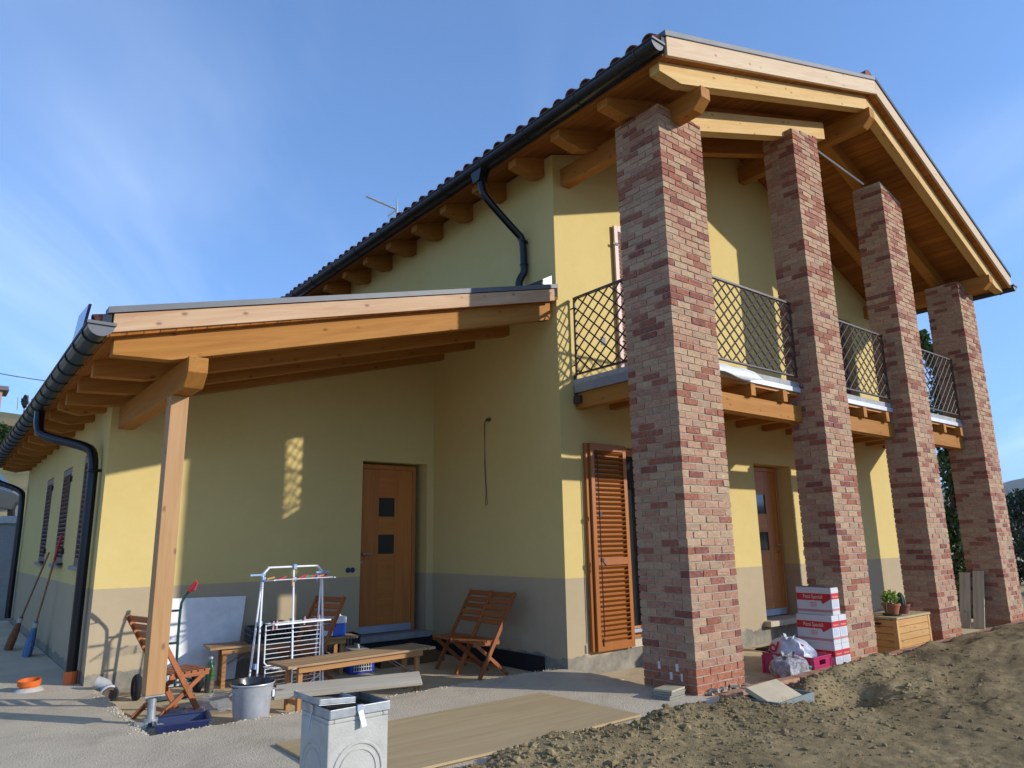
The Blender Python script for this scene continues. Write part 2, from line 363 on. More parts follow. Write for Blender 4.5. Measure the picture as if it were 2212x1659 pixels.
def soil():
    def height(X, Y):
        edge = -1.93 - .17 * np.exp(-((X - .15) / .45) ** 4) - .10 * fbm(X, Y, 1.4, 3, 5) - .05 * fbm(X, Y, 7, 3, 9)
        edge = np.where(X < -2.9, edge - (-2.9 - X) * 1.6, edge)
        d = edge - Y                                     # distance into the soil
        base = np.clip(d / .28, 0, 1); base = base * base * (3 - 2 * base)
        mound = .055 + .07 * np.exp(-((d - .35) / .35) ** 2) * np.clip((1.0 - X) / 1.2, 0, 1) + .06 * np.clip((X - .6) / 1.5, 0, 1)
        far = -.10 * np.clip((d - 1.0) / 4, 0, 1) * np.clip((2 - X) / 4, 0, 1)
        h = -.07 + base * (.07 + mound + far)
        smooth_ = np.clip(.5 + 1.6 * fbm(X, Y, .9, 2, 77), .15, 1)
        rough = fbm(X, Y, 1.8, 4, 21) * .06 + smooth_ * (np.abs(fbm(X, Y, 8, 4, 31)) * .034 + fbm(X, Y, 30, 4, 41, .6) * .022) * np.clip(1.0 - .26 * (X + .8), .25, 1)
        rough = rough + .05 * fbm(X * .5 + Y * .22, Y * 2.2 - X * .5, 1.6, 3, 61) * np.clip((X + .6) / 1.5, 0, 1)
        h = h + rough * np.clip(d / .22, 0, 1)
        h = h - .20 * np.exp(-(((X - .62) / .38) ** 2 + ((Y + 2.62) / .20) ** 2)) + .07 * np.exp(-(((X - 1.3) / .7) ** 2 + ((Y + 2.15) / .16) ** 2))
        h = h - .06 * np.exp(-(((X + .08) / .36) ** 2 + ((Y + 2.36) / .2) ** 2)) * 1.0
        return h, d
    x = np.concatenate([np.arange(-3.6, 1.6, .0135), np.arange(1.6, 5, .03), np.arange(5, 14, .09), np.arange(14, 60, 1.5)])
    y = np.concatenate([np.arange(-1.70, -4.2, -.0135), np.arange(-4.2, -9, -.06), np.arange(-9, -40, -1.2)])
    X, Y = np.meshgrid(x, y); Z, d = height(X, Y)
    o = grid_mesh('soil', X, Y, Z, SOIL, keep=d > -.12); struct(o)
    # clods and crumbs of earth
    r = np.random.default_rng(5); n = 7500
    cx = r.uniform(-3.4, 3.2, n); cy = -1.9 - np.abs(r.normal(0, .75, n)); s = np.clip(r.lognormal(-5.05, .55, n), .003, .04)
    cz, d = height(cx, cy); ok = (d > -.04) & (r.random(n) < np.clip(1.05 - .26 * (cx + .8), .18, 1))
    ico = MB(); t = (1 + 5 ** .5) / 2
    iv = np.array([(-1, t, 0), (1, t, 0), (-1, -t, 0), (1, -t, 0), (0, -1, t), (0, 1, t), (0, -1, -t), (0, 1, -t), (t, 0, -1), (t, 0, 1), (-t, 0, -1), (-t, 0, 1)]) / 1.9
    ifc = [(0, 11, 5), (0, 5, 1), (0, 1, 7), (0, 7, 10), (0, 10, 11), (1, 5, 9), (5, 11, 4), (11, 10, 2), (10, 7, 6), (7, 1, 8), (3, 9, 4), (3, 4, 2), (3, 2, 6), (3, 6, 8), (3, 8, 9), (4, 9, 5), (2, 4, 11), (6, 2, 10), (8, 6, 7), (9, 8, 1)]
    V = []; F = []
    for i in np.nonzero(ok)[0]:
        vv = iv * r.uniform(.7, 1.3, (12, 1)) * s[i] * np.array([r.uniform(.8, 1.5), r.uniform(.8, 1.3), .75]); a = r.uniform(0, 6.3); c, q = math.cos(a), math.sin(a)
        vv = np.stack([vv[:, 0] * c - vv[:, 1] * q + cx[i], vv[:, 0] * q + vv[:, 1] * c + cy[i], vv[:, 2] + cz[i] + s[i] * .25], 1)
        b = len(V) * 12; V.append(vv); F.extend([(f[0] + b, f[1] + b, f[2] + b) for f in ifc])
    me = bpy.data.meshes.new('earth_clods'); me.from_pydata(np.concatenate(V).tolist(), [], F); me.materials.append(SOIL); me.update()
    o = bpy.data.objects.new('earth_clods', me); COL.objects.link(o); o['kind'] = 'stuff'
    # dry stalks lying on the soil
    b = MB(); rr = random.Random(8)
    for i in range(70):
        xx, yy = rr.uniform(-2.6, 1.8), rr.uniform(-2.9, -1.98); zz, _ = height(np.array([xx]), np.array([yy])); zz = float(zz[0])
        a = rr.uniform(0, 6.3); L = rr.uniform(.03, .13); p = Vector((xx, yy, zz + .012)); q = p + Vector((math.cos(a) * L, math.sin(a) * L, rr.uniform(-.005, .035)))
        b.tube([p, p.lerp(q, .5) + Vector((0, 0, .01)), q], .0014, 4)
    b.build('dry_stalks', flat('straw', (.42, .34, .18), .9), kind='stuff')
    r = np.random.default_rng(15); V = []; F = []
    for k in range(340):
        x0 = r.uniform(-2.6, 5.5); y0 = -2.0 - abs(r.normal(0, .8)); z0, d0 = height(np.array([x0]), np.array([y0]))
        if d0[0] < .05: continue
        for q in range(int(r.integers(3, 9))):
            a = r.uniform(0, 6.3); L = r.uniform(.012, .045); wd = r.uniform(.0012, .0028); px, py = x0 + r.normal() * .012, y0 + r.normal() * .012; tx, ty = px + math.cos(a) * L * .7, py + math.sin(a) * L * .7; sx_, sy_ = -math.sin(a) * wd, math.cos(a) * wd; b0 = len(V)
            V += [(px - sx_, py - sy_, z0[0] - .004), (px + sx_, py + sy_, z0[0] - .004), (tx, ty, z0[0] + L * r.uniform(.3, 1.0))]; F.append((b0, b0 + 1, b0 + 2))
    me = bpy.data.meshes.new('grass'); me.from_pydata(V, [], F); me.materials.append(flat('sparse_grass', (.16, .17, .06), .8, 0, .2, .4, 3)); me.update(); o = bpy.data.objects.new('grass', me); COL.objects.link(o); o['kind'] = 'stuff'
    return height
SOIL_H = soil()
def soil_z(x, y): return float(SOIL_H(np.array([float(x)]), np.array([float(y)]))[0][0])

# ------------------------------------------------------------------ the house
house = thing('house', 'yellow rendered two storey house with brick pillars, timber balcony and tiled roof', 'house')
def rects_wall(name, a0, a1, z0, ztop, holes, plane, t0, t1, mat, parent):
    """wall in a vertical plane, pieces round rectangular holes, sloping top given by ztop(a)"""
    b = MB(); cuts = sorted(set([a0, a1] + [h[0] for h in holes] + [h[1] for h in holes] + ([4.03] if a0 < 4.03 < a1 and plane == 'y' else [])))
    for l, r in zip(cuts[:-1], cuts[1:]):
        hs = sorted([h for h in holes if h[0] <= l + 1e-6 and h[1] >= r - 1e-6], key=lambda h: h[2]); z = z0
        for h in hs:
            if h[2] > z + 1e-6: b.prism([(l, z), (r, z), (r, h[2]), (l, h[2])], plane, t0, t1)
            z = h[3]
        b.prism([(l, z), (r, z), (r, ztop(r)), (l, ztop(l))], plane, t0, t1)
    bm_o = b.build(name, mat, parent)
    bm = bmesh.new(); bm.from_mesh(bm_o.data); bmesh.ops.remove_doubles(bm, verts=bm.verts, dist=1e-5)
    # drop the hidden faces between neighbouring pieces
    seen = {}
    for f in bm.faces: seen.setdefault(tuple(sorted(v.index for v in f.verts)), []).append(f)
    bmesh.ops.delete(bm, geom=[f for fs in seen.values() if len(fs) > 1 for f in fs], context='FACES')
    bmesh.ops.recalc_face_normals(bm, faces=bm.faces); bm.to_mesh(bm_o.data); bm.free(); return bm_o
DOOR_F = (3.672, 4.625, .13, 2.31); FRENCH = (.97, 2.0, .15, 2.36); UPF = (1.12, 2.1, 3.06, 5.2); UPR = (6.2, 7.13, 3.08, 5.02)
rects_wall('wall', 0, HX, -.3, lambda x: RF(x) - .02, [DOOR_F, FRENCH, UPF, UPR], 'y', 0, .34, PLASTER, house)
b = MB(); b.prism([(.341, -.3), (HY - .341, -.3), (HY - .341, LT(0) - .02), (.341, LT(0) - .02)], 'x', 0, .34); b.build('wall', PLASTER, house)
b = MB(); b.prism([(.341, -.3), (HY - .341, -.3), (HY - .341, RT(HX) - .02), (.341, RT(HX) - .02)], 'x', HX - .34, HX); b.build('wall', PLASTER, house)
rects_wall('wall', 0, HX, -.3, lambda x: RF(x) - .02, [], 'y', HY - .34, HY, PLASTER, house)
DOOR_W = (-1.066, -.105, .12, 2.335)
rects_wall('wall', -W, -.001, -.3, lambda x: WT(x) - .01, [DOOR_W], 'y', WY, WY + .3, PLASTER, house)
WIN = [(3.30, 4.02, 1.11, 2.36), (4.95, 5.73, 1.11, 2.33), (6.75, 7.49, 1.11, 2.33)]
rects_wall('wall', WY + .301, WEND, -.3, lambda y: WT(-W) - .01, [(a, c, e, f) for a, c, e, f in WIN], 'x', -W, -W + .3, PLASTER, house)
rects_wall('wall', -W + .301, -.001, -.3, lambda x: WT(x) - .01, [], 'y', WEND - .3, WEND, PLASTER, house)
# dark interiors behind openings
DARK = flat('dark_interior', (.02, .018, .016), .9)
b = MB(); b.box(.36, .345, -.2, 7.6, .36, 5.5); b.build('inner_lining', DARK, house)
# dark tar coat on the footing round the porch
TAR = flat('bitumen_coat', (.012, .012, .013), .6, 0, .4, .3, 20, .4, 50)
b = MB(); b.box(-1.075, WY - .012, -.2, -.012, WY, .118); b.box(-.012, .36, -.2, 0, WY - .0, .085); b.build('footing_coat', TAR, house)

# ---- main roof
roof = MB()
YF, YB = -2.10, HY + .55; XL, XR, XM = -.50, 8.45, 4.03
SOFF = None
def soffit_mat():
    t = NT('soffit_boards'); p = t.pos(); xs = t.xyz(p)
    v = t.mapping(p, (14, .9, 14)); g1 = t.noise(v, 1, 5, .6, 1.2)
    bid = t.math('FLOOR', t.math('MULTIPLY', xs[0], 9.0)); fr = t.math('FRACT', t.math('MULTIPLY', xs[0], 9.0))
    wn_ = t.n.new('ShaderNodeTexWhiteNoise'); wn_.noise_dimensions = '1D'; t.l.new(bid, wn_.inputs['W'])
    c = t.mix(t.ramp(g1, .36, .62), (.28, .095, .018), (.38, .145, .030))
    hs = t.n.new('ShaderNodeHueSaturation'); t.l.new(c, hs.inputs['Color']); t.l.new(t.ramp(wn_.outputs[0], 0, 1, .85, 1.12), hs.inputs['Value'])
    gap = t.ramp(t.math('ABSOLUTE', t.math('SUBTRACT', fr, .5)), .44, .49, 0, 1)
    t.col(t.mix(t.math('MULTIPLY', gap, .6), hs.outputs[0], (.08, .03, .01))); t.set(.7, 0, .08)
    t.bump(t.math('SUBTRACT', 1.0, gap), .5, .01); return t.m
SOFF = soffit_mat()
sof = MB(); sof.prism([(XL, LT(XL)), (XM, LT(XM)), (XR, RT(XR)), (XR, RT(XR) + .03), (XM, LT(XM) + .03), (XL, LT(XL) + .03)], 'y', YF, YB)
ro = sof.build('roof', SOFF, house)
rb = MB(); rb.prism([(XL + .01, LT(XL) + .031), (XM, LT(XM) + .031), (XR - .01, RT(XR) + .031), (XR - .01, RT(XR) + .20), (XM, LT(XM) + .20), (XL + .01, LT(XL) + .20)], 'y', YF + .002, YB - .002)
rb.build('roof_build_up', flat('roof_felt', (.03, .03, .03), .9), ro)
# clay tiles: the eave row one by one, the rest as one part
def tile_mesh(L, rr, n=8, th=.014):
    b = MB(); vs = []
    for x, k in ((0, 1.0), (L, .82)):
        for j in range(n + 1):
            a = math.pi * j / n; vs.append((x, math.cos(a) * rr * k, math.sin(a) * rr * .92 * k))
        for j in range(n + 1):
            a = math.pi * j / n; vs.append((x, math.cos(a) * (rr - th) * k, math.sin(a) * (rr - th) * .92 * k))
    m = n + 1; fs = []
    for j in range(n):
        fs += [(j, j + 1, 2 * m + j + 1, 2 * m + j), (m + j, 3 * m + j, 3 * m + j + 1, m + j + 1), (j, m + j, m + j + 1, j + 1), (2 * m + j, 2 * m + j + 1, 3 * m + j + 1, 3 * m + j)]
    fs += [(0, 2 * m, 3 * m, m), (n, m + n, 3 * m + n, 2 * m + n)]
    b.add(vs, fs); return b
sL = math.atan(.333); sR = math.atan(.42)
tm = tile_mesh(.42, .088).mesh('roof_tile', TILE, True)
rows = int((YB - YF) / .2105); rt = random.Random(4)
for i in range(rows):
    y = -2.02 + i * .2105
    o = bpy.data.objects.new('roof_tile', tm); link(o, ro); o.location = (-.585 + rt.uniform(-.012, .012), y, LT(-.585) + .185 + rt.uniform(-.004, .004)); o.rotation_euler = (rt.uniform(-.02, .02), -sL + rt.uniform(-.015, .015), rt.uniform(-.02, .02))
big = MB()
for side in (0, 1):
    x0 = XL + .30 if side == 0 else XM; n = 26
    for i in range(rows * 4 + 1):
        pass
ncol = rows * 8
for side, (xa, xb, f) in enumerate(((-.25, XM, LT), (XM, XR + .06, RT))):
    vs = []; fs = []
    rws = 12
    for j in range(rws + 1):
        for s2 in (0, 1):
            if j == rws and s2: continue
            x = xa + (xb - xa) * j / rws
            for i in range(ncol + 1):
                y = -2.02 - .105 + i * .2105 / 8; ph = 2 * math.pi * (y + 2.02) / .2105
                vs.append((x + (.0005 if s2 else 0), y, f(x) + .20 + .045 * math.cos(ph) + .03 + (.02 * s2 if side == 0 else .02 * (1 - s2))))
    m = ncol + 1; R_ = len(vs) // m
    for j in range(R_ - 1):
        for i in range(ncol): fs.append((j * m + i, j * m + i + 1, (j + 1) * m + i + 1, (j + 1) * m + i))
    big.add(vs, fs)
big.build('roof_tiles', TILE, ro, True, kind='stuff')
rdg = MB()
for i in range(22):
    y = -2.1 + i * .4; rdg.lathe([(.0, 0)], 3) if False else None
    rdg.prism([(XM + .12 * math.cos(a), LT(XM) + .25 + .1 * math.sin(a)) for a in [math.pi * k / 8 for k in range(9)]], 'y', y, y + .41 if i < 21 else YB)
rdg.build('ridge_cap', TILE, ro)
# fascias, flashings
def slope_board(f, xa, xb, lo, hi, y0, y1, name, mat, parent, bevel=.003, label=None):
    if isinstance(mat, str): mat = wood(mat, 'x', (f(1) - f(0)))
    b = MB(); b.prism([(xa, f(xa) + lo), (xb, f(xb) + lo), (xb, f(xb) + hi), (xa, f(xa) + hi)], 'y', y0, y1); return b.build(name, mat, parent, bevel=bevel, label=label)
def Lf(x): return 5.83 + .328 * x
def Rf_(x): return 7.175 - .425 * (x - 4.09)
slope_board(lambda x: Lf(x), -.47, 4.09, .01, .212, -2.135, -2.10, 'fascia_board', 'pale', house)
slope_board(lambda x: Rf_(x), 4.093, 8.48, .01, .212, -2.135, -2.10, 'fascia_board', 'pale', house)
slope_board(lambda x: Lf(x), -.50, 4.09, 0.214, .272, -2.150, -2.02, 'roof_flashing', FLASH, house)
slope_board(lambda x: Rf_(x), 4.093, 8.50, 0.214, .272, -2.150, -2.02, 'roof_flashing', GUTTER, house)
slope_board(lambda x: Lf(x), -.53, -.46, .11, .212, -2.12, -1.9, 'flashing_end', GUTTER, house)
# rafters
def rafter(y0, y1, xa, xb, f, h, kink, name='rafter', mat=None, drop=0):
    """beam under the roof slope; the free end at xa or xb carries a chamfer"""
    lo = lambda x: f(x) - h - drop
    b = MB()
    if kink == 'L': poly = [(xa, f(xa) - drop), (xa, f(xa) - .095 - drop), (xa + .32, lo(xa + .32)), (xb, lo(xb)), (xb, f(xb) - drop)]
    elif kink == 'R': poly = [(xa, f(xa) - drop), (xa, lo(xa)), (xb - .32, lo(xb - .32)), (xb, f(xb) - .095 - drop), (xb, f(xb) - drop)]
    else: poly = [(xa, f(xa) - drop), (xa, lo(xa)), (xb, lo(xb)), (xb, f(xb) - drop)]
    b.prism(poly, 'y', y0, y1); return b.build(name, wood(mat or 'beam', 'x', f(1) - f(0)), house, bevel=.004)
rafter(-2.02, -1.90, -.455, XM - .001, LT, .205, 'L', mat='front'); rafter(-2.02, -1.90, XM + .001, 8.40, RT, .205, 'R', mat='front')
rafter(-1.34, -1.20, -.455, XM - .001, LT, .205, 'L'); rafter(-1.34, -1.20, XM + .001, 8.40, RT, .24, 'R')
rafter(-1.585, -1.445, .35, 3.62, LT, .25, '', 'pillar_beam', 'front', .208)
rafter(-.62, -.48, -.455, XM - .001, LT, .24, 'L'); rafter(-.62, -.48, XM + .001, 8.40, RT, .24, 'R')
for k in range(9):
    y = .135 + .742 * k
    rafter(y, y + .14, -.455, -.002, LT, .25, 'L', 'rafter_tail'); rafter(y, y + .14, HX + .002, 8.40, RT, .25, 'R', 'rafter_tail')
# purlins with cut ends
def purlin(x0, x1, zt, zb, yf, yb, name='purlin'):
    b = MB(); b.prism([(yf, zt), (yf, zt - (zt - zb) * .55), (yf + .11, zb), (yb, zb), (yb, zt)], 'x', x0, x1); return b.build(name, wood('beam', 'y'), house, bevel=.004)
purlin(.125, .268, 5.672, 5.455, -2.06, -.002); purlin(3.965, 4.105, 6.975, 6.72, -2.065, -.002); purlin(7.70, 7.84, 5.415, 5.19, -2.06, -.002)
# tie rod under the right slope
b = MB(); b.tube([(3.75, -1.35, 6.62), (4.95, -1.45, 6.40)], .012, 8); b.build('tie_rod', WHITE, house)
# gutters
def gutter(p, q, r, name='gutter', cap0=True, nb=20, lip=1):
    """half round gutter from p to q (along y)"""
    b = MB(); n = 10; vs = []; p, q = Vector(p), Vector(q)
    prof = [(r * math.cos(math.pi + math.pi * j / n), r * math.sin(math.pi + math.pi * j / n)) for j in range(n + 1)]
    inn = [(x * .9, z * .9) for x, z in prof]
    for e in (p, q): vs += [(e.x + x, e.y, e.z + z) for x, z in prof] + [(e.x + x, e.y, e.z + z) for x, z in inn]
    m = n + 1; fs = []
    for j in range(n): fs += [(j, j + 1, 2 * m + j + 1, 2 * m + j), (m + j, 3 * m + j, 3 * m + j + 1, m + j + 1)]
    fs += [(0, 2 * m, 3 * m, m), (n, m + n, 3 * m + n, 2 * m + n)]
    b.add(vs, fs); b.tube([(p.x - r * lip, p.y, p.z), (q.x - r * lip, q.y, q.z)], r * .13, 6)
    g = b.build(name, GUTTER, house, True)
    c = MB(); c.prism([(p.x + x, p.z + z) for x, z in prof], 'y', p.y - .004, p.y + .003); c.box(p.x - r * 1.05, p.y - .02, p.z - .005, p.x + r * 1.08, p.y + .004, p.z + .018); c.build('end_cap', FLASH if cap0 else GUTTER, g)
    for k in range(nb):
        y = p.y + .22 + k * (q.y - p.y - .3) / max(1, nb - 1); c = MB()
        c.tube([(p.x + (r + .004) * math.cos(math.pi + math.pi * j / 10), y, p.z + (r + .004) * math.sin(math.pi + math.pi * j / 10)) for j in range(11)], .008, 6); c.tube([(p.x + r, y, p.z), (p.x + r + .06, y, p.z + .03)], .007, 5)
        c.build('gutter_bracket', GUTTER, g)
    return g
gutter((-.605, -2.13, 5.765), (-.605, HY + .5, 5.765), .085, nb=12)
gutter((8.545, -2.16, 5.36), (8.545, HY + .5, 5.36), .085, cap0=True, nb=12)
def pipe(pts, r, name='downpipe', it=2, straight=()):
    b = MB(); b.tube(smooth_path(pts, it=it), r, 12); o = b.build(name, PIPE, house, True); return o
dp = pipe([(-.59, .66, 5.72), (-.59, .63, 5.45), (-.54, .60, 5.33), (-.14, .53, 4.98), (-.06, .50, 4.90), (-.06, .49, 4.55), (-.06, .49, 4.46), (-.09, .52, 4.40), (-.11, .54, 4.33), (-.11, .54, 4.10)], .045)
for z in (4.86, 4.56):
    b = MB(); b.lathe([(.049, -.012), (.053, 0), (.049, .012)], 12, (-.06, .49, z)); b.box(-.02, .485, z - .008, 0, .5, z + .008); b.build('pipe_clamp', PIPE, dp)
b = MB(); b.prism([(.55, 5.70), (.77, 5.70), (.72, 5.55), (.60, 5.55)], 'x', -.65, -.53); b.build('outlet', PIPE, dp)

# ---- wing roof
WYF, WYB, WXL = -.03, 11.0, -4.46
b = MB(); b.prism([(WXL, WT(WXL)), (-.002, WT(-.002)), (-.002, WT(-.002) + .03), (WXL, WT(WXL) + .03)], 'y', WYF, WYB); wr = b.build('wing_roof', SOFF, house)
b = MB(); b.prism([(WXL + .01, WT(WXL) + .031), (-.002, WT(0) + .031), (-.002, WT(0) + .15), (WXL + .01, WT(WXL) + .15)], 'y', WYF + .002, WYB); b.build('roof_build_up', MATS['roof_felt'], wr)
sW = math.atan(.267); nt = int((WYB - WYF) / .21)
for i in range(nt):
    y = .06 + i * .21; o = bpy.data.objects.new('roof_tile', tm); link(o, wr); o.location = (-4.535 + rt.uniform(-.01, .01), y, WT(-4.535) + .115); o.rotation_euler = (0, -sW + rt.uniform(-.015, .015), rt.uniform(-.02, .02))
b = MB(); vs = []; fs = []; m = nt * 8 + 1
for j in range(13):
    x = -4.2 + 4.19 * j / 12
    for i in range(m):
        y = -.045 + i * .21 / 8; vs.append((x, y, WT(x) + .155 + .04 * math.cos(2 * math.pi * (y - .06) / .21)))
for j in range(12):
    for i in range(m - 1): fs.append((j * m + i, j * m + i + 1, (j + 1) * m + i + 1, (j + 1) * m + i))
b.add(vs, fs); b.build('roof_tiles', TILE, wr, True, kind='stuff')
def WF(x): return 2.835 + .2575 * (x + 4.41)
slope_board(WF, -4.43, -.075, .0, .140, -.055, -.03, 'fascia_board', 'larch', house)
b = MB(); b.prism([(-4.47, WF(-4.47) + .147), (-.03, WF(-.03) + .147), (-.03, WF(-.03) + .195), (-4.47, WF(-4.47) + .195)], 'y', -.068, .06); b.build('roof_flashing', FLASH, house)
b = MB(); b.prism([(-4.50, WF(-4.50) + .0), (-4.44, WF(-4.44) + .0), (-4.44, WF(-4.44) + .145), (-4.50, WF(-4.50) + .145)], 'y', -.04, .16); b.build('flashing_end', GUTTER, house)
b = MB(); b.prism([(-.50, WF(-.5) + .197), (-.055, WF(-.055) + .197), (-.055, WF(-.055) + .32)], 'y', .005, .03); b.build('corner_flashing', GUTTER, house)
def wrafter(y, xa=-4.40, xb=-.003, h=.215):
    b = MB(); lo = lambda x: WT(x) - h
    b.prism([(xa, WT(xa)), (xa, WT(xa) - .125), (xa + .40, lo(xa + .40)), (xb, lo(xb)), (xb, WT(xb))], 'y', y, y + .11); return b.build('rafter', wood('beam', 'x', .267), house, bevel=.004)
wrafter(.045, xb=-.06)
for k in range(1, 4): wrafter(.14 + .7285 * k)
for k in range(11):
    y = 2.90 + .7285 * k
    b = MB(); b.prism([(-4.40, WT(-4.40)), (-4.40, WT(-4.40) - .09), (-4.2, WT(-4.2) - .19), (-W - .002, WT(-W) - .2), (-W - .002, WT(-W))], 'y', y, y + .11); b.build('rafter_tail', wood('beam', 'x'), house, bevel=.004)
b = MB(); b.prism([(-.02, 2.742), (-.02, 2.62), (.085, 2.512), (WY + .0 - .002, 2.512), (WY - .002, 2.742)], 'x', -3.888, -3.742); b.build('porch_beam', wood('beam', 'y'), house, bevel=.004)
b = MB(); b.box(-3.888, .43, .215, -3.752, .575, 2.511); po = b.build('porch_post', wood('post', 'z'), house, bevel=.004)
b = MB(); b.lathe([(0, .214), (.030, .214), (.030, .02), (0, .02)], 16, (-3.82, .50, 0)); b.box(-3.89, .43, .205, -3.75, .57, .214); b.lathe([(0, .045), (.05, .045), (.05, .02)], 16, (-3.82, .5, 0)); b.build('post_base', GALV, po)
rr = random.Random(2); b = MB()
for k in range(9):
    a = rr.uniform(0, 6.3); M = Matrix.Translation((-3.82 + .05 * math.cos(a), .50 + .04 * math.sin(a), -.03)) @ Matrix.Rotation(rr.uniform(0, 6), 4, 'Z') @ Matrix.Rotation(rr.uniform(-.3, .3), 4, 'X')
    b.box(-.05, -.04, -.06, .05, .04, rr.uniform(.0, .05), M)
b.build('post_footing', CEMENT, po)
gutter((-4.505, -.06, 2.875), (-4.505, 10.95, 2.875), .088, nb=26)
d2 = pipe([(-4.50, 3.62, 2.86), (-4.50, 3.58, 2.60), (-4.46, 3.50, 2.50), (-4.10, 2.98, 2.36), (-4.035, 2.88, 2.27), (-4.035, 2.84, 1.9), (-4.035, 2.84, .12)], .05)
b = MB(); b.lathe([(.0, .12), (.062, .12), (.062, .0), (0, 0)], 16, (-4.035, 2.84, 0)); b.build('drain_socket', flat('orange_pipe', (.62, .125, .02), .4, 0, .5, .05), d2)
b = MB(); b.box(-4.0, 2.83, 2.08, -3.955, 2.85, 2.11); b.lathe([(.054, -.012), (.058, 0), (.054, .012)], 12, (-4.035, 2.84, 2.09)); b.build('pipe_clamp', PIPE, d2)
d3 = pipe([(-4.50, 10.9, 2.86), (-4.50, 10.88, 2.62), (-4.40, 10.75, 2.52), (-4.06, 10.35, 2.36), (-4.035, 10.3, 2.2), (-4.035, 10.28, .1)], .05)
# roof window standing open on the wing roof
b = MB(); b.prism([(3.06, 3.95), (3.47, 3.68), (3.62, 3.02), (4.55, 3.02), (4.24, 3.70), (3.83, 3.96), (3.80, 4.0)], 'x', -4.22, -4.19); rw = b.build('roof_window', flat('blue_glazing', (.05, .06, .16), .12, 0, .6), wr)

# ---- doors
def panel_door(x0, x1, z0, z1, y, panes, handle_x, parent, sill=None, hand=1):
    d = MB(); d.box(x0, y, z0, x0 + .05, y + .07, z1); d.box(x1 - .05, y, z0, x1, y + .07, z1); d.box(x0 + .05, y, z1 - .06, x1 - .05, y + .07, z1)
    D = d.build('door', wood('door', 'z'), parent, bevel=.003)
    l0, l1, t = x0 + .053, x1 - .053, z1 - .063; zb = z0 + .10; pw = (l1 - l0) * .31; cx = (l0 + l1) / 2 + .0
    pl = MB(); pl.box(l0, y + .012, zb, cx - pw / 2, y + .06, t); pl.build('door_panel', wood('door', 'z'), D, bevel=.002)
    pl = MB(); pl.box(cx + pw / 2, y + .012, zb, l1, y + .06, t); pl.build('door_panel', wood('door', 'z'), D, bevel=.002)
    zs = [zb] + [v for p in sorted(panes) for v in p] + [t]
    for a, c in zip(zs[::2], zs[1::2]):
        k = MB(); k.box(cx - pw / 2 + .001, y + .014, a, cx + pw / 2 - .001, y + .058, c); k.build('door_panel', wood('door', 'x'), D, bevel=.002)
    for a, c in panes:
        k = MB(); k.box(cx - pw / 2 + .001, y + .024, a + .001, cx + pw / 2 - .001, y + .05, c - .001); k.build('pane', PANE, D)
    k = MB(); k.box(l0, y + .004, z0 + .01, l1, y + .06, zb - .002); k.build('kick_plate', flat('aluminium', (.42, .47, .53), .4, .5), D)
    k = MB(); zc = z0 + .98; k.tube([(handle_x, y + .01, zc), (handle_x, y - .05, zc), (handle_x + .12 * hand, y - .05, zc)], .011, 8); k.lathe([(0, -.001), (.026, -.001)], 12, (handle_x, y, zc)); k.build('handle', STEEL, D, True)
    k = MB(); k.tube([(handle_x, y + .012, zc - .10), (handle_x, y - .006, zc - .10)], .017, 10); k.build('lock', STEEL, D, True)
    return D
panel_door(-1.062, -.20, .185, 2.31, WY + .13, [(1.16, 1.405), (1.635, 1.88)], -.985, house)
b = MB(); b.box(-.199, WY + .10, .185, -.106, WY + .29, 2.333); b.build('door_reveal', wood('door', 'z'), house) if False else None
b = MB(); b.box(-1.10, WY - .07, .112, -.075, WY + .30, .183); b.build('door_sill', flat('grey_stone', (.25, .245, .23), .7, 0, .3, .15, 12), house, bevel=.004)
panel_door(3.685, 4.60, .19, 2.30, .22, [(1.10, 1.36), (1.62, 1.90)], 4.50, house, hand=-1)
b = MB(); b.box(3.60, -.10, .115, 4.70, .33, .185); b.build('door_sill', flat('pale_stone', (.48, .40, .29), .6, 0, .35, .12, 10), house, bevel=.004)
# french window behind the near shutter
b = MB(); b.box(.972, .10, .20, 1.06, .17, 2.355); b.box(1.06, .10, .20, 1.998, .17, .32); b.box(1.06, .10, 2.27, 1.998, .17, 2.355); b.box(1.93, .10, .32, 1.998, .17, 2.27)
fw = b.build('french_window', wood('door', 'z'), house, bevel=.003)
b = MB(); b.box(1.06, .13, .32, 1.93, .15, 2.27); b.build('pane', PANE, fw)
b = MB(); b.box(.972, .02, .262, 1.998, .1, .30); b.build('track', flat('aluminium', (.42, .47, .53)), fw)
b = MB(); b.box(.95, -.02, .115, 2.02, .12, .198); b.build('window_sill', flat('pale_stone', (.5, .4, .3)), house, bevel=.003)

# ---- shutters
def louvre(x0, x1, z0, z1, parent, mats, name='shutter', th=.035, pitch=.043, mid=None, lab=None):
    """louvred shutter leaf in its own frame (x right, z up, front towards -y); slats share one mesh"""
    frame_m, slat_m = mats; st = .055
    b = MB(); b.box(x0, 0, z0, x0 + st, th, z1); b.box(x1 - st, 0, z0, x1, th, z1)
    rails = [z0, z1 - .08] + ([mid] if mid else [])
    for z in rails: b.box(x0 + st, .001, z, x1 - st, th - .001, z + .08)
    o = b.build(name, frame_m, parent, bevel=.002, label=lab)
    sm = MB(); M = Matrix.Rotation(rad(-38), 4, 'X'); sm.box(-(x1 - x0 - 2 * st) / 2, -.022, -.004, (x1 - x0 - 2 * st) / 2, .022, .004, M); me = sm.mesh('slat', slat_m)
    edges = sorted(rails); edges = [(edges[i] + .08, edges[i + 1]) for i in range(len(edges) - 1)]
    for a, c in edges:
        n = int((c - a) / pitch)
        for k in range(n):
            s = bpy.data.objects.new('slat', me); link(s, o); s.location = ((x0 + x1) / 2, th / 2, a + (k + .5) * (c - a) / n)
    return o
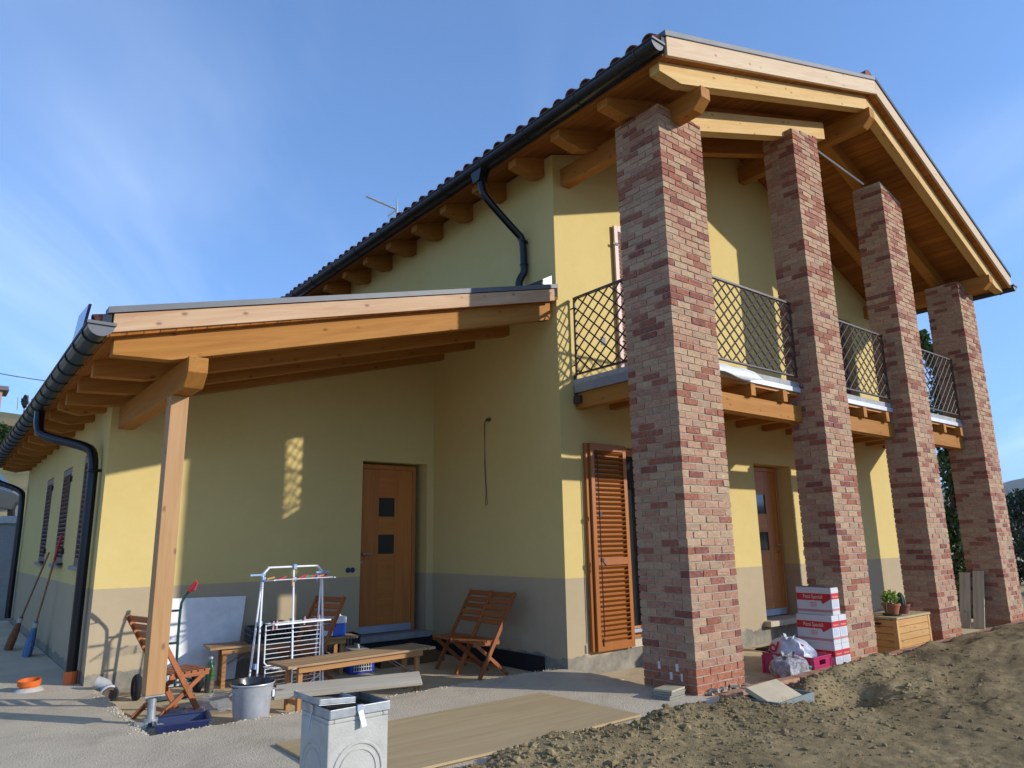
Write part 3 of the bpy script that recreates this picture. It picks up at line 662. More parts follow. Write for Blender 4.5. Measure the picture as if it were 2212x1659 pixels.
WS = (wood('shut', 'z'), wood('shut', 'x'))
s = louvre(.375, .955, .135, 2.36, house, WS, mid=1.02, pitch=.050, lab='front leaf of the folded chestnut shutter'); s.location = (0, -.075, 0)
s2 = MB(); s2.box(.325, -.045, .135, .372, -.005, 2.362); s2.box(.373, -.036, .135, .95, -.004, 2.36); s2.build('shutter', wood('shut', 'z'), house, bevel=.003, label='rear leaf of the folded chestnut shutter, edge on')
b = MB()
for z in (.24, 2.22): b.tube([(.374, -.083, z - .04), (.374, -.083, z + .04)], .010, 8)
b.tube([(.395, -.082, .3), (.395, -.082, 2.2)], .006, 6); b.box(.385, -.10, 1.06, .42, -.076, 1.1); b.tube([(.40, -.095, 1.07), (.44, -.11, 1.02)], .009, 6); b.box(.385, -.10, 1.55, .42, -.076, 1.59)
b.build('espagnolette', BLACK, s)
# dark shutters on the wing's side wall
for a, c, e, f in WIN:
    fr = louvre(a, c, e, f - .01, house, (SHUT_DARK, SHUT_DARK), pitch=.055)
    fr.matrix_world = Matrix.Translation((-W + .02, a + c, 0)) @ Matrix.Rotation(rad(-90), 4, 'Z') if False else Matrix(((0, 1, 0, -W - .0), (-1, 0, 0, a + c), (0, 0, 1, 0), (0, 0, 0, 1)))
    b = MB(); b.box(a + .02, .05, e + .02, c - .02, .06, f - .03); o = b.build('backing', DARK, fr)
    for z in (e + .12, f - .2):
        b = MB(); b.box(c + .02, -.03, z, c + .07, .0, z + .07); b.build('hinge', BLACK, fr)
    b = MB(); b.tube([(c + .08, -.03, e - .0), (c + .02, -.06, e + .0)], .012, 6); b.lathe([(0, 0), (.03, 0), (.03, .03), (0, .03)], 8, (c + .08, -.035, e - .015)); b.build('catch', BLACK, fr)
    b = MB(); b.box(-W - .05, a - .03, e - .045, -W + .12, c + .03, e - .003); b.build('window_sill', MATS['grey_stone'], house, bevel=.003)
# upper storey: shutter folded open beside the balcony door, and the closed dark one at the right
s = louvre(.985, 1.60, 3.10, 5.17, house, (SHUT_PINK, SHUT_PINK), pitch=.055, lab='pale pinkish shutter folded open on the balcony'); s.matrix_world = Matrix.Translation((.985, -.01, 0)) @ Matrix.Rotation(rad(-8), 4, 'Z') @ Matrix.Translation((-.985, -.04, 0))
b = MB(); b.box(.95, -.012, 4.90, 1.03, 0, 4.93); b.tube([(1.03, .0, 3.65), (1.13, -.01, 3.65)], .006, 6); b.build('hinge', BLACK, s)
s = louvre(6.22, 7.11, 3.10, 5.0, house, (SHUT_DARK, SHUT_DARK), pitch=.055, lab='closed dark shutter at the far end of the balcony'); s.location = (0, .12, 0)
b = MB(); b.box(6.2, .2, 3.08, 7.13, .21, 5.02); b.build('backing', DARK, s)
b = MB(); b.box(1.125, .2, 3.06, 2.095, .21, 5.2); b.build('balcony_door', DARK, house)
# wall sockets and loose cable
def socket(p, dx, dz, name='socket_box'):
    b = MB(); b.lathe([(0, 0)], 3) if False else None
    x, y, z = p; b.box(x - dx / 2, y - .004, z - dz / 2, x + dx / 2, y, z + dz / 2); return b.build(name, flat('socket_blue', (.02, .025, .07), .5), house, bevel=.002)
b = MB()
for dx in (-.03, .03): b.tube([(-1.20 + dx, WY - .006, .98), (-1.20 + dx, WY + .001, .98)], .033, 12)
b.build('socket_box', flat('socket_blue', (.02, .025, .07), .5), house)
socket((4.80, 0, 1.05), .07, .075); socket((.74, 0, 3.62), .08, .10)
b = MB(); b.box(-.03, 1.27, 2.76, .0, 1.33, 2.80); b.tube([(-.03, 1.33, 2.785), (-.035, 1.365, 2.74), (-.012, 1.385, 2.3), (-.01, 1.375, 2.05), (-.012, 1.345, 1.73)], .0035, 5); b.tube([(-.03, 1.335, 2.78), (-.03, 1.36, 2.72), (-.01, 1.395, 2.2), (-.012, 1.37, 1.9), (-.01, 1.39, 1.72)], .003, 5)
b.build('cable', flat('cable_brown', (.10, .045, .03), .6), house)

# ---- brick pillars
GAP = .0110; CH = .0676; BH = CH - GAP; T = .095
indiv = {'n': 0}; bmesh_cache = {}
def pick_brick(r, course, pil):
    if pil == 0 and course < 4: return 5
    if course < 3 and r.random() < .7: return 5
    u = r.random()
    return 0 if u < .17 else 6 if u < .23 else 1 if u < .44 else 2 if u < .70 else 3 if u < .87 else 4
def pillar(pil, x, w, d, fu, du, zb, ztop, y0=-1.68, n_single=0):
    """courses alternate: A has its corner brick running along y at the left front corner, B along x"""
    L = (w + GAP) / fu - GAP; Ld = (d + GAP) / du - GAP; r = random.Random(100 + pil)
    core = MB(); i = .007; zz0 = ztop(x) - .004; zz1 = ztop(x + w) - .004
    core.prism([(x + i, zb), (x + w - i, zb), (x + w - i, zz1), (x + i, zz0)], 'y', y0 + i, y0 + d - i)
    P = core.build('brick_pillar', MORTAR, house, label=['nearest brick pillar at the corner of the balcony', 'second brick pillar, behind the white and red boxes', 'third brick pillar, beside the wooden chest', 'farthest brick pillar at the right end'][pil])
    rest = MB(); nc = int((max(zz0, zz1) - zb) / CH) + 1; singles = []
    for c in range(nc):
        z = zb + c * CH + GAP * .5; A = (c % 2 == 0)
        rows = []   # (x0,y0,x1,y1, face)
        def run(units, start_half, end_half, ln):
            out = []; p = 0.; h = (ln - GAP) / 2
            seq = ([h] if start_half else []); u = units - (.5 if start_half else 0) - (.5 if end_half else 0)
            seq += [ln] * int(round(u)) + ([h] if end_half else [])
            for s_ in seq: out.append((p, p + s_)); p += s_ + GAP
            return out
        half = abs(fu - round(fu)) > .2
        if half: fr = run(fu, A, not A, L)
        else: fr = run(fu, A, A, L)
        h_d = abs(du - round(du)) > .2
        if h_d: lf = run(du, not A, A, Ld)
        else: lf = run(du, not A, not A, Ld)
        for k, (a, e) in enumerate(fr):
            rows.append((x + a, y0, x + e, y0 + T if not (k == 0) else y0 + T, 'f'))
            rows.append((max(x + a, x + T + GAP), y0 + d - T, min(x + e, x + w - T - GAP), y0 + d, 'b'))
        for k, (a, e) in enumerate(lf):
            aa = max(a, T + GAP) if k == 0 else a; ee = min(e, d)
            if k == 0:  # corner brick reaches round from the front: widen it so both faces show one brick
                if e - aa < .02: continue
            if ee - aa > .015:
                rows.append((x, y0 + aa, x + T, y0 + ee, 'l')); rows.append((x + w - T, y0 + aa, x + w, y0 + ee, 'r'))
        corner_m = None
        for (xa, ya, xb, yb, face) in rows:
            zc_top = z + BH; xm = (xa + xb) / 2
            lim = min(ztop(xa), ztop(xb))
            if xb - xa < .02: continue
            if z + .015 > lim: continue
            ht = min(BH, lim - z)
            mi = pick_brick(r, c, pil)
            iscorner = (face == 'f' and xa < x + .001)
            if iscorner: corner_m = mi
            if face == 'l' and ya < y0 + T + GAP * 1.5 and corner_m is not None and A: mi = corner_m; ya = ya - GAP if A else ya
            jx = r.uniform(-.002, .0035)
            if face == 'f': ya -= jx
            elif face == 'l': xa -= jx
            elif face == 'r': xb += jx
            if face in 'fl' and len(singles) < n_single and ht == BH:
                singles.append((xa, ya, z, xb, yb, z + BH, mi))
            else:
                rest.m = mi; n0 = len(rest.v); rest.box(xa, ya, z, xb, yb, z + ht); rest.v[n0:] = [(p[0] + r.uniform(-.0022, .0022), p[1] + r.uniform(-.0022, .0022), p[2] + r.uniform(-.0022, .0022)) for p in rest.v[n0:]]
    for (xa, ya, z, xb, yb, z1, mi) in singles:
        key = (round(xb - xa, 2), round(yb - ya, 2), mi, r.randrange(4))
        if key not in bmesh_cache:
            q = MB(); hx, hy, hz = key[0] / 2, key[1] / 2, BH / 2; q.box(-(xb - xa) / 2, -(yb - ya) / 2, -hz, (xb - xa) / 2, (yb - ya) / 2, hz); q.v = [tuple(c + r.uniform(-.0022, .0022) for c in p) for p in q.v]; bmesh_cache[key] = q.mesh('brick', BRICKS[mi])
        o = bpy.data.objects.new('brick', bmesh_cache[key]); link(o, P); o.location = ((xa + xb) / 2, (ya + yb) / 2, (z + z1) / 2)
    rest.build('brickwork', BRICKS, P, kind='stuff')
    return P
p1 = pillar(0, -.08, .690, .585, 3.5, 3.0, -.06, lambda x: 5.585, n_single=300)
pillar(1, 2.553, .621, .41, 3.0, 2.0, -.12, lambda x: 6.32 + .15 * (x - 2.553))
pillar(2, 4.956, .621, .41, 3.0, 2.0, -.12, lambda x: 6.36 - .26 * (x - 4.956))
pillar(3, 7.411, .621, .50, 3.0, 2.5, -.12, lambda x: 5.35 - .13 * (x - 7.411))
b = MB(); rr = random.Random(5)
for (dx, z, l) in ((.17, .17, .03), (.37, .17, .03), (.30, .095, .03), (.42, .095, .02)): b.box(-.083, -1.68 + .585 - dx - l, z, -.078, -1.68 + .585 - dx, z + .062)
b.build('white_mortar', flat('lime_mortar', (.62, .6, .56), .95), p1, kind='stuff')
b = MB()
for i in range(26):
    q = Vector((rr.uniform(.05, .60), -1.685 - rr.uniform(0, .03), rr.uniform(-.01, .035))); M = Matrix.Translation(q) @ Matrix.Rotation(rr.uniform(0, 6), 4, 'Z') @ Matrix.Rotation(rr.uniform(-.5, .5), 4, 'X'); s_ = rr.uniform(.012, .035); b.box(-s_, -s_ * .5, -s_ * .35, s_, s_ * .5, s_ * .3, M)
b.build('mortar_spill', flat('beige_mortar', (.40, .35, .27), .95, 0, .1, .15, 30), p1, kind='stuff')

# ---- balcony
bays = [(.616, 2.552), (3.175, 4.955), (5.578, 7.410)]
DKW = flat('deck_concrete', (.36, .35, .33), .95, 0, .1, .2, 20, .5, 60)
b = MB(); b.box(.22, -1.42, 3.011, HX + .15, -.002, 3.075); dk = b.build('balcony_floor', DKW, house)
b = MB(); b.box(.225, -1.40, 2.92, HX + .14, -.004, 2.9605); b.build('deck_boards', wood('deck', 'x'), dk)
b = MB(); b.box(.24, -1.38, 2.962, HX + .1, -.004, 3.009); b.build('deck_core', DKW, dk)
for xa, xb in bays: b = MB(); b.box(xa, -1.435, 2.952, xb, -1.405, 3.006); b.build('edge_sheet', flat('white_sheet_metal', (.66, .67, .68), .35, .2), dk)
b = MB(); b.box(.205, -1.068, 2.918, .235, -.03, 3.012); b.build('edge_sheet', flat('grey_sheet_metal', (.30, .31, .33), .4, .3), dk)
b = MB(); b.box(.24, -1.068, 2.742, .36, -.002, 2.916); b.build('balcony_beam', wood('beam', 'y'), house, bevel=.004)
for xa, xb in bays: b = MB(); b.box(xa, -1.425, 2.598, xb, -1.285, 2.785); b.build('balcony_beam', wood('beam', 'x'), house, bevel=.004)
for k in range(12):
    x = .795 + k * .635
    if any(xa - .05 < x < xb for xa, xb in bays): yfr = -1.49
    else: yfr = -1.20
    if x > HX: continue
    b = MB(); b.box(x, yfr, 2.787, x + .085, -.004, 2.918); b.build('balcony_joist', wood('beam', 'y'), house, bevel=.003)
# white sheet rolled over the edge in the first bay
b = MB()
vs = []
for i in range(9):
    x = .66 + i * .115
    for (y, z) in ((-1.38, 3.10), (-1.46, 3.085 - .01 * (i % 3)), (-1.53, 3.00 + .012 * math.sin(i * 1.3)), (-1.545 - .01 * math.sin(i), 2.945 + .02 * math.sin(i * .9))): vs.append((x, y, z))
fs = [(i * 4 + j, i * 4 + j + 1, (i + 1) * 4 + j + 1, (i + 1) * 4 + j) for i in range(8) for j in range(3)]
b.add(vs, fs); o = b.build('membrane_sheet', flat('white_membrane', (.62, .60, .54), .6), None, True); so_ = o.modifiers.new('t', 'SOLIDIFY'); so_.thickness = .004
tag(o, 'loose white membrane sheet hanging over the edge of the balcony deck', 'plastic sheet')
def railing(p, q, z0, z1, label):
    p, q = Vector(p), Vector(q); d = (q - p); Lr = d.length; d.normalize(); H = z1 - z0
    b = MB(); up = Vector((0, 0, 1))
    P = lambda s, z: p + d * s + up * z
    for z, h in ((z0 + .008, .016), (z1 - .010, .022)): b.bar(P(0, z), P(Lr, z), .036, h)
    for s in (.008, Lr - .008): b.bar(P(s, z0 + .015), P(s, z1 - .02), .014, .03, d)
    for s, sg in ((0, 1), (Lr, -1)):
        for z in (z0 + .12, z1 - .12): b.tube([P(s, z), P(s - sg * .04, z)], .009, 6)
    R = b.build('railing', METAL_BROWN, house, label=label)
    a = .165; c = .148; zA, zB = z0 + .02, z1 - .022; h = zB - zA; k = a / c; span = h * k
    for sg in (1, -1):
        off = 0; s = -span + .06
        while s < Lr:
            # line: s(z) = s + k z (sg=1) or s + span - k z
            zl, zh = 0., h
            f = (lambda z: s + k * z) if sg == 1 else (lambda z: s + span - k * z)
            lo, hi = sorted((f(0), f(h)))
            def zat(t): return (t - s) / k if sg == 1 else (s + span - t) / k
            za, zb_ = 0., h
            if f(0) < .015 or f(0) > Lr - .015: za = zat(.015 if f(0) < .015 else Lr - .015)
            if f(h) < .015 or f(h) > Lr - .015: zb_ = zat(.015 if f(h) < .015 else Lr - .015)
            if 0 <= za < h and 0 < zb_ <= h and zb_ - za > .03:
                q_ = MB(); n_ = d.cross(up) * (.004 * sg); q_.tube([P(f(za), zA + za) + n_, P(f(zb_), zA + zb_) + n_], .0088, 6); q_.build('bar', METAL_BROWN, R)
            s += a
    return R
railing((.23, -.045, 0), (.23, -1.068, 0), 3.125, 4.045, 'lattice railing at the left side of the balcony')
for i, (xa, xb) in enumerate(bays): railing((xa + .03, -1.44, 0), (xb - .06, -1.44, 0), 3.125, 4.05, ['lattice railing between the first and second pillars', 'lattice railing between the second and third pillars', 'lattice railing at the right end'][i])
b = MB(); b.bar((.23, -.03, 2.80), (.23, -.03, 3.13), .05, .012, (1, 0, 0)); b.box(.195, -.12, 2.79, .238, -.02, 2.88); b.build('railing_bracket', METAL_BROWN, house)

# ------------------------------------------------------------------ furniture on the sunken porch
PF = -.09
def bench(label, loc, rz, group):
    t = thing('garden_bench', label, 'bench', loc, (0, 0, rz), group); L, D, H = 1.52, .40, .40
    for k in range(5):
        y = -D / 2 + .010 + k * .0775; b = MB(); b.box(-L / 2 + .085, y, H - .02, L / 2 - .085, y + .068, H); b.build('slat', wood('benchtop', 'x'), t, bevel=.002)
    for s in (-1, 1):
        x = s * (L / 2 - .042); b = MB(); b.box(x - .042, -D / 2, H - .022, x + .042, D / 2, H + .001); b.build('end_board', wood('benchtop', 'y'), t, bevel=.003)
    for s in (-1, 1):
        y = s * (D / 2 - .055); b = MB(); b.box(-L / 2 + .12, y - .014, H - .072, L / 2 - .12, y + .014, H - .023); b.build('apron', wood('bench', 'x'), t, bevel=.002)
    for s in (-1, 1):
        xx = s * (L / 2 - .155)
        for q in (-1, 1):
            y = q * (D / 2 - .095); b = MB(); b.box(xx - .02, y - .02, 0, xx + .02, y + .02, H - .024); b.build('leg', wood('bench', 'z'), t, bevel=.002)
        b = MB(); b.box(xx - .012, -D / 2 + .116, .06, xx + .012, D / 2 - .116, .10); b.build('crossbar', wood('bench', 'y'), t, bevel=.002)
        for q in (-1, 1):
            y = q * (D / 2 - .13); b = MB(); b.tube([(xx - s * .0, y, .16), (xx - s * .33, y, H - .04)], .0045, 6); b.build('brace', STEEL, t)
    return t
GB = 'wooden folding benches on the porch'
bench('wooden slatted bench in front, nearest the concrete block', (-2.09, .60, PF), rad(4.0), GB)
bench('wooden bench against the wall carrying a black crate and a cool box', (-2.21, 2.06, PF), rad(-7.0), GB)

def chair(label, loc, rz, group=None):
    t = thing('folding_chair', label, 'chair', loc, (0, 0, rz), group); wd = .43; hw = wd / 2
    for s in (-1, 1):
        x = s * (hw - .013); b = MB(); b.bar((x, -.19, 0.005), (x, .30, .835), .022, .042, (0, -1, .6)); b.build('backrest_upright', wood('chair', 'z'), t, bevel=.002)
        x = s * (hw - .040); b = MB(); b.bar((x, -.22, .345), (x, .20, .008), .020, .036, (0, 1, 1)); b.build('leg', wood('chair', 'y'), t, bevel=.002)
        x = s * (hw - .040); b = MB(); b.box(x - .011, -.25, .322, x + .011, .09, .352); b.build('seat_rail', wood('chair', 'y'), t, bevel=.002)
        b = MB(); b.tube([(s * (hw + .001), -.06, .223), (s * (hw - .03), -.06, .223)], .007, 8); b.build('bolt', STEEL, t)
    for k in range(6):
        y = -.255 + k * .058; b = MB(); b.box(-hw + .024, y, .353, hw - .024, y + .047, .370); b.build('seat_slat', wood('chair', 'x'), t, bevel=.002)
    d = Vector((0, .49, .83)).normalized()
    for k in range(5):
        z = .535 + k * .068; y = -.19 + (z - .005) * .49 / .83; b = MB(); b.bar((-hw + .0245, y, z), (hw - .0245, y, z), .014, .054, d); b.build('back_slat', wood('chair', 'x'), t, bevel=.002)
    b = MB(); b.bar((-hw + .02, .10, .09), (hw - .02, .10, .09), .02, .03); b.build('stretcher', wood('chair', 'x'), t, bevel=.002)
    return t
GC = 'wooden folding chairs on the porch'
chair('left of the two wooden folding chairs side by side in the wall corner', (-.50, 1.215, PF), rad(-90), GC)
chair('right of the two wooden folding chairs side by side, nearer the house corner', (-.52, .775, PF), rad(-90), GC)
chair('wooden folding chair between the drying rack and the wall bench', (-2.10, 1.66, PF), rad(290), GC)
chair('wooden folding chair half hidden behind the timber post', (-3.56, 1.10, PF), rad(103), GC)

# drying rack
def drying_rack():
    t = thing('drying_rack', 'white tower clothes drying rack with coloured pegs between the two benches', 'drying rack', (-2.46, 1.24, PF), (0, 0, rad(6))); hw = .315
    def P(x, z, back=0): return (x, (.0 if not back else back), z)
    for nm, y0, y1 in (('frame', -.09, .0), ('frame', .09, .02)):
        b = MB(); pts = [(-hw - .05, y0, .0), (-hw, y1, 1.06), (-hw, y1, 1.12), (-hw + .06, y1, 1.18), (hw - .06, y1, 1.18), (hw, y1, 1.12), (hw, y1, 1.06), (hw - .05 + .05, y0, .0)]
        b.tube(pts, .0095, 8); b.build(nm, WHITE, t, True)
    b = MB(); b.tube([(-.03, -.12, 0), (0, .0, 1.10), (.0, .01, 1.175)], .010, 8); b.build('centre_pole', WHITE, t, True)
    BLUEP = flat('pale_blue_plastic', (.22, .33, .50), .45)
    for z, hh in ((.66, .36), (.28, .30)):
        b = MB(); y = -.055 if z > .5 else -.08; ww = hw - .03
        b.tube([(-ww, y, z), (-ww, y, z - hh + .03), (-ww + .03, y, z - hh), (ww - .03, y, z - hh), (ww, y, z - hh + .03), (ww, y, z)], .006, 6)
        for k in range(8): b.tube([(-ww, y, z - .005 - k * hh / 8.6), (ww, y, z - .005 - k * hh / 8.6)], .0028, 5)
        b.build('wire_shelf', WHITE, t, True)
        b = MB()
        for yy in (-.05, -.14, -.22): b.tube([(-ww, yy, z + .015), (ww, yy, z + .015 + .0)], .003, 5)
        b.tube([(-ww, -.05, z + .015), (-ww, -.24, z + .015), (ww, -.24, z + .015), (ww, -.05, z + .015)], .005, 6)
        b.build('wire_shelf', WHITE, t, True)
    b = MB()
    for k in range(4): b.tube([(-hw, -.02 - k * .06, 1.06 + .004 * k), (hw, -.02 - k * .06, 1.06 + .004 * k)], .003, 5)
    b.tube([(-hw, .0, 1.06), (-hw, -.24, 1.07)], .006, 6); b.tube([(hw, .0, 1.06), (hw, -.24, 1.07)], .006, 6); b.build('wire_shelf', WHITE, t, True)
    for x, z in ((-hw, 1.075), (hw, 1.075), (0, 1.06), (0, .675), (-hw - .01, .675), (hw - .0, .675), (0, .30), (-hw - .03, .30), (hw, .30), (0, 1.18)):
        b = MB(); b.box(x - .017, -.03, z - .022, x + .017, .012, z + .022); b.build('joint', BLUEP, t, bevel=.003)
    for x in (-hw - .07, hw - .02):
        b = MB(); b.box(x - .075, -.045, 1.108, x + .075, -.028, 1.126); b.build('hook_bar', BLUEP, t, bevel=.003)
    for x in (-hw - .05, hw):
        b = MB(); b.tube([(x, -.16, .012), (x, .14, .012)], .011, 8); b.build('foot', BLUEP, t, True)
    return t
RACK = drying_rack()
r_ = random.Random(9); cols = [(.55, .03, .04), (.65, .28, .02), (.05, .25, .12), (.10, .12, .45), (.55, .30, .32), (.5, .02, .1)]
Mr = Matrix.Translation((-2.46, 1.24, PF)) @ Matrix.Rotation(rad(6), 4, 'Z')
peg_cols = ['red', 'orange', 'green', 'blue', 'pale pink', 'crimson']
PEGN = {}
for k, (x, z, ci, a) in enumerate([(-.27, 1.085, 1, 80), (-.15, 1.08, 0, 70), (-.045, 1.045, 1, 5), (.05, 1.085, 5, 70), (.085, 1.08, 0, 50), (.13, 1.085, 2, 80), (.17, 1.08, 0, 60), (.215, 1.07, 3, 8), (.26, 1.085, 1, 80), (.29, 1.08, 0, 60), (-.22, .655, 4, 3), (-.185, .655, 4, 3), (.10, .67, 4, 3), (.255, .675, 4, 3)]):
    b = MB(); M = Matrix.Rotation(rad(a), 4, 'Y'); b.box(-.006, -.006, -.038, -.001, .006, .038, M); b.box(.001, -.006, -.038, .006, .006, .038, M)
    o = b.build('clothes_peg', flat('peg_' + peg_cols[ci].replace(' ', '_'), cols[ci], .5)); o.matrix_world = Mr @ Matrix.Translation((x, -.07, z))
    row = 'top' if z > .9 else 'middle'; q = PEGN.get((row, ci), 0); PEGN[(row, ci)] = q + 1; nth = ['first', 'second', 'third', 'fourth'][q]
    lab = f'{nth} {peg_cols[ci]} clothes peg from the left on the {row} rack wires'
    tag(o, lab, 'clothes peg', 'clothes pegs on the drying rack')

# hand truck behind the post
def hand_truck():
    t = thing('hand_truck', 'green two wheeled hand truck with red grips behind the timber post', 'hand truck', (-3.335, 1.98, PF), (rad(-4), 0, rad(0)))
    G = flat('green_tube', (.018, .065, .055), .4, .1); RG = flat('red_grip', (.6, .03, .03), .45)
    for s in (-1, 1):
        b = MB(); x = s * .055
        b.tube(smooth_path([(x, 0, .08), (x, 0, .82), (x + .03 * s, -.02, .90), (x + .07 * s, -.06, .97)]), .013, 8); b.build('rail', G, t, True)
        b = MB(); b.tube([(x + .062 * s, -.053, .955), (x + .115 * s, -.10, 1.045)], .019, 8); b.build('grip', RG, t, True)
        b = MB(); b.tube([(x + .055 * s, -.06, .95), (x + .10 * s, -.115, .96), (x + .12 * s, -.115, 1.03)], .005, 6); b.build('hand_guard', RG, t, True)
    for z in (.78, .48, .2):
        b = MB(); b.tube([(-.055, 0, z), (.055, 0, z)], .011, 8); b.build('crossbar', G, t, True)
    b = MB(); b.tube([(-.055, 0, .2), (-.22, .05, .115)], .010, 8); b.tube([(.055, 0, .2), (.22, .05, .115)], .010, 8); b.build('axle_strut', G, t, True)
    b = MB(); b.box(-.18, -.22, .0, .18, 0, .012); b.build('toe_plate', G, t, bevel=.002)
    b = MB(); b.tube([(-.25, .05, .115), (.25, .05, .115)], .012, 8); b.build('axle', G, t)
    RUB = flat('tyre_rubber', (.018, .018, .018), .85, 0, .3, .3, 60, .6, 80); HUB = flat('dark_red_rim', (.16, .03, .02), .6)
    for s in (-1, 1):
        wv = MB(); n = 28; R0, r0 = .085, .033; vs = []; fs = []
        for i in range(n):
            a = 2 * math.pi * i / n
            for j in range(10):
                c = 2 * math.pi * j / 10; q = R0 + r0 * math.cos(c) * (1.0 + .05 * (i % 2)); vs.append((s * .27 + r0 * math.sin(c), .05 + q * math.cos(a), .115 + q * math.sin(a)))
        for i in range(n):
            for j in range(10): fs.append((i * 10 + j, i * 10 + (j + 1) % 10, ((i + 1) % n) * 10 + (j + 1) % 10, ((i + 1) % n) * 10 + j))
        wv.add(vs, fs); wo_ = wv.build('wheel', RUB, t, True)
        b = MB(); b.tube([(s * .255, .05, .115), (s * .285, .05, .115)], .062, 16); b.build('rim', HUB, wo_)
    return t
hand_truck()

# white insulation panel leaning on the wall
b = MB(); M = Matrix.Translation((-2.87, 2.43, PF + .01)) @ Matrix.Rotation(rad(-8), 4, 'X')
b.add([M @ Vector(p) for p in [(-.44, -.02, .0), (.29, -.02, -.0), (.40, -.02, .84), (-.44, -.02, .86), (-.44, .02, .0), (.29, .02, 0), (.40, .02, .84), (-.44, .02, .86)]], [(0, 1, 2, 3), (4, 7, 6, 5), (0, 4, 5, 1), (1, 5, 6, 2), (2, 6, 7, 3), (3, 7, 4, 0)])
tag(b.build('insulation_panel', flat('white_foam', (.74, .72, .68), .85), bevel=.003), 'large white foam panel leaning against the wall behind the timber post', 'panel')

# things on and around the wall bench
def crate(name, label, loc, rz, sx, sy, sz, m, cat='crate', nslit=9):
    t = thing(name, label, cat, loc, (0, 0, rz)); th = .008
    b = MB(); b.box(-sx / 2, -sy / 2, 0, sx / 2, sy / 2, th); b.build('base', m, t)
    for ax in (0, 1):
        for s in (-1, 1):
            b = MB(); L = (sx if ax == 0 else sy - 2 * th); n = max(3, int(L / .035)); off = s * ((sy if ax == 0 else sx) / 2 - th / 2)
            def put(a0, z0, a1, z1):
                if ax == 0: b.box(a0, off - th / 2, z0, a1, off + th / 2, z1)
                else: b.box(off - th / 2, a0, z0, off + th / 2, a1, z1)
            put(-L / 2, th + .001, L / 2, .035); put(-L / 2, sz - .03, L / 2, sz); put(-L / 2, sz * .48, L / 2, sz * .48 + .012)
            for i in range(n + 1):
                c = -L / 2 + L * i / n; wv = .012 if 0 < i < n else .022
                a0, a1 = max(-L / 2, c - wv / 2), min(L / 2, c + wv / 2)
                put(a0, .035, a1, sz * .48); put(a0, sz * .48 + .012, a1, sz - .03)
            b.build('side', m, t)
    return t
BZ = PF + .402
crate('fruit_crate', 'long black slotted plastic crate on the left of the wall bench', (-2.33, 2.08, BZ), rad(-7), .50, .30, .155, BLACKPL)
b = MB(); rr = random.Random(3); vs = []; fs = []
for i in range(15):
    for j in range(9):
        u, v_ = i / 14 - .5, j / 8 - .5; vs.append((u * .44, v_ * .25, .05 + (.13 * (1 - (2 * u - .3) ** 2 * .9) * (1 - (2 * v_) ** 2) + rr.uniform(-.012, .012))))
for i in range(14):
    for j in range(8): fs.append((i * 9 + j, (i + 1) * 9 + j, (i + 1) * 9 + j + 1, i * 9 + j + 1))
b.add(vs, fs); o = b.build('bin_bag', flat('black_film', (.02, .022, .02), .25, 0, .6), None, True); o.location = (-2.33, 2.08, BZ + .02); o.rotation_euler = (0, 0, rad(-7)); tag(o, 'crumpled black plastic bag filling the long black crate', 'plastic bag')
def shoe(label, x, y, rz):
    b = MB(); secs = [(-.125, .028, .06, .03), (-.10, .036, .085, .0), (-.05, .036, .088, .0), (0, .034, .068, .0), (.06, .042, .05, .0), (.10, .038, .04, .0), (.125, .018, .025, .0)]
    vs = []; fs = []; n = 10
    for (xx, hw, h, z0) in secs:
        for j in range(n):
            a = 2 * math.pi * j / n; vs.append((xx, hw * math.cos(a), max(0, h / 2 + h / 2 * math.sin(a))))
    for i in range(len(secs) - 1):
        for j in range(n): fs.append((i * n + j, i * n + (j + 1) % n, (i + 1) * n + (j + 1) % n, (i + 1) * n + j))
    fs += [tuple(range(n)), tuple((len(secs) - 1) * n + j for j in range(n))]
    b.add(vs, fs); t = thing('shoe', label, 'shoe', (x, y, BZ), (0, 0, rz), 'pair of dark shoes on the wall bench')
    s = MB(); s.add(vs, fs); up = s.build('upper', flat('dark_leather', (.05, .035, .028), .5), t, True); up.location = (0, 0, .012)
    s = MB(); s.prism([(xx, hw * 1.02) for xx, hw, h, z in secs] + [(xx, -hw * 1.02) for xx, hw, h, z in reversed(secs)], 'z', 0, .018); s.build('sole', flat('grey_sole', (.16, .15, .14), .8), t)
shoe('left dark shoe on the wall bench, next to the black crate', -2.00, 2.04, rad(-100)); shoe('right dark shoe on the wall bench, next to the cool box', -1.905, 2.03, rad(-98))
def cool_box():
    t = thing('cool_box', 'blue and white cool box on the right end of the wall bench', 'cool box', (-1.70, 2.03, BZ), (0, 0, rad(-7)))
    BL = flat('cool_blue', (.025, .11, .46), .4); WH = flat('cool_white', (.70, .72, .74), .4)
    b = MB(); b.box(-.15, -.12, 0, .15, .12, .125); b.build('body', BL, t, bevel=.01)
    b = MB(); b.box(-.155, -.125, .128, .155, .125, .20); b.build('lid', WH, t, bevel=.012)
    b = MB(); b.box(-.12, -.124, .01, -.0, -.1205, .11); b.build('label_print', WH, t)
    b = MB(); b.tube([(-.152, .0, .12), (-.158, 0, .15), (-.11, 0, .215), (.11, 0, .215), (.158, 0, .15), (.152, 0, .12)], .008, 6); b.build('handle', WH, t, True)
    b = MB(); b.box(.0, -.129, .10, .03, -.1205, .15); b.build('latch', BLACK, t)
cool_box()
crate('stacking_crate', 'small tall black slotted crate on the floor left of the wing door', (-1.33, 2.36, PF), rad(-8), .24, .28, .36, BLACKPL)
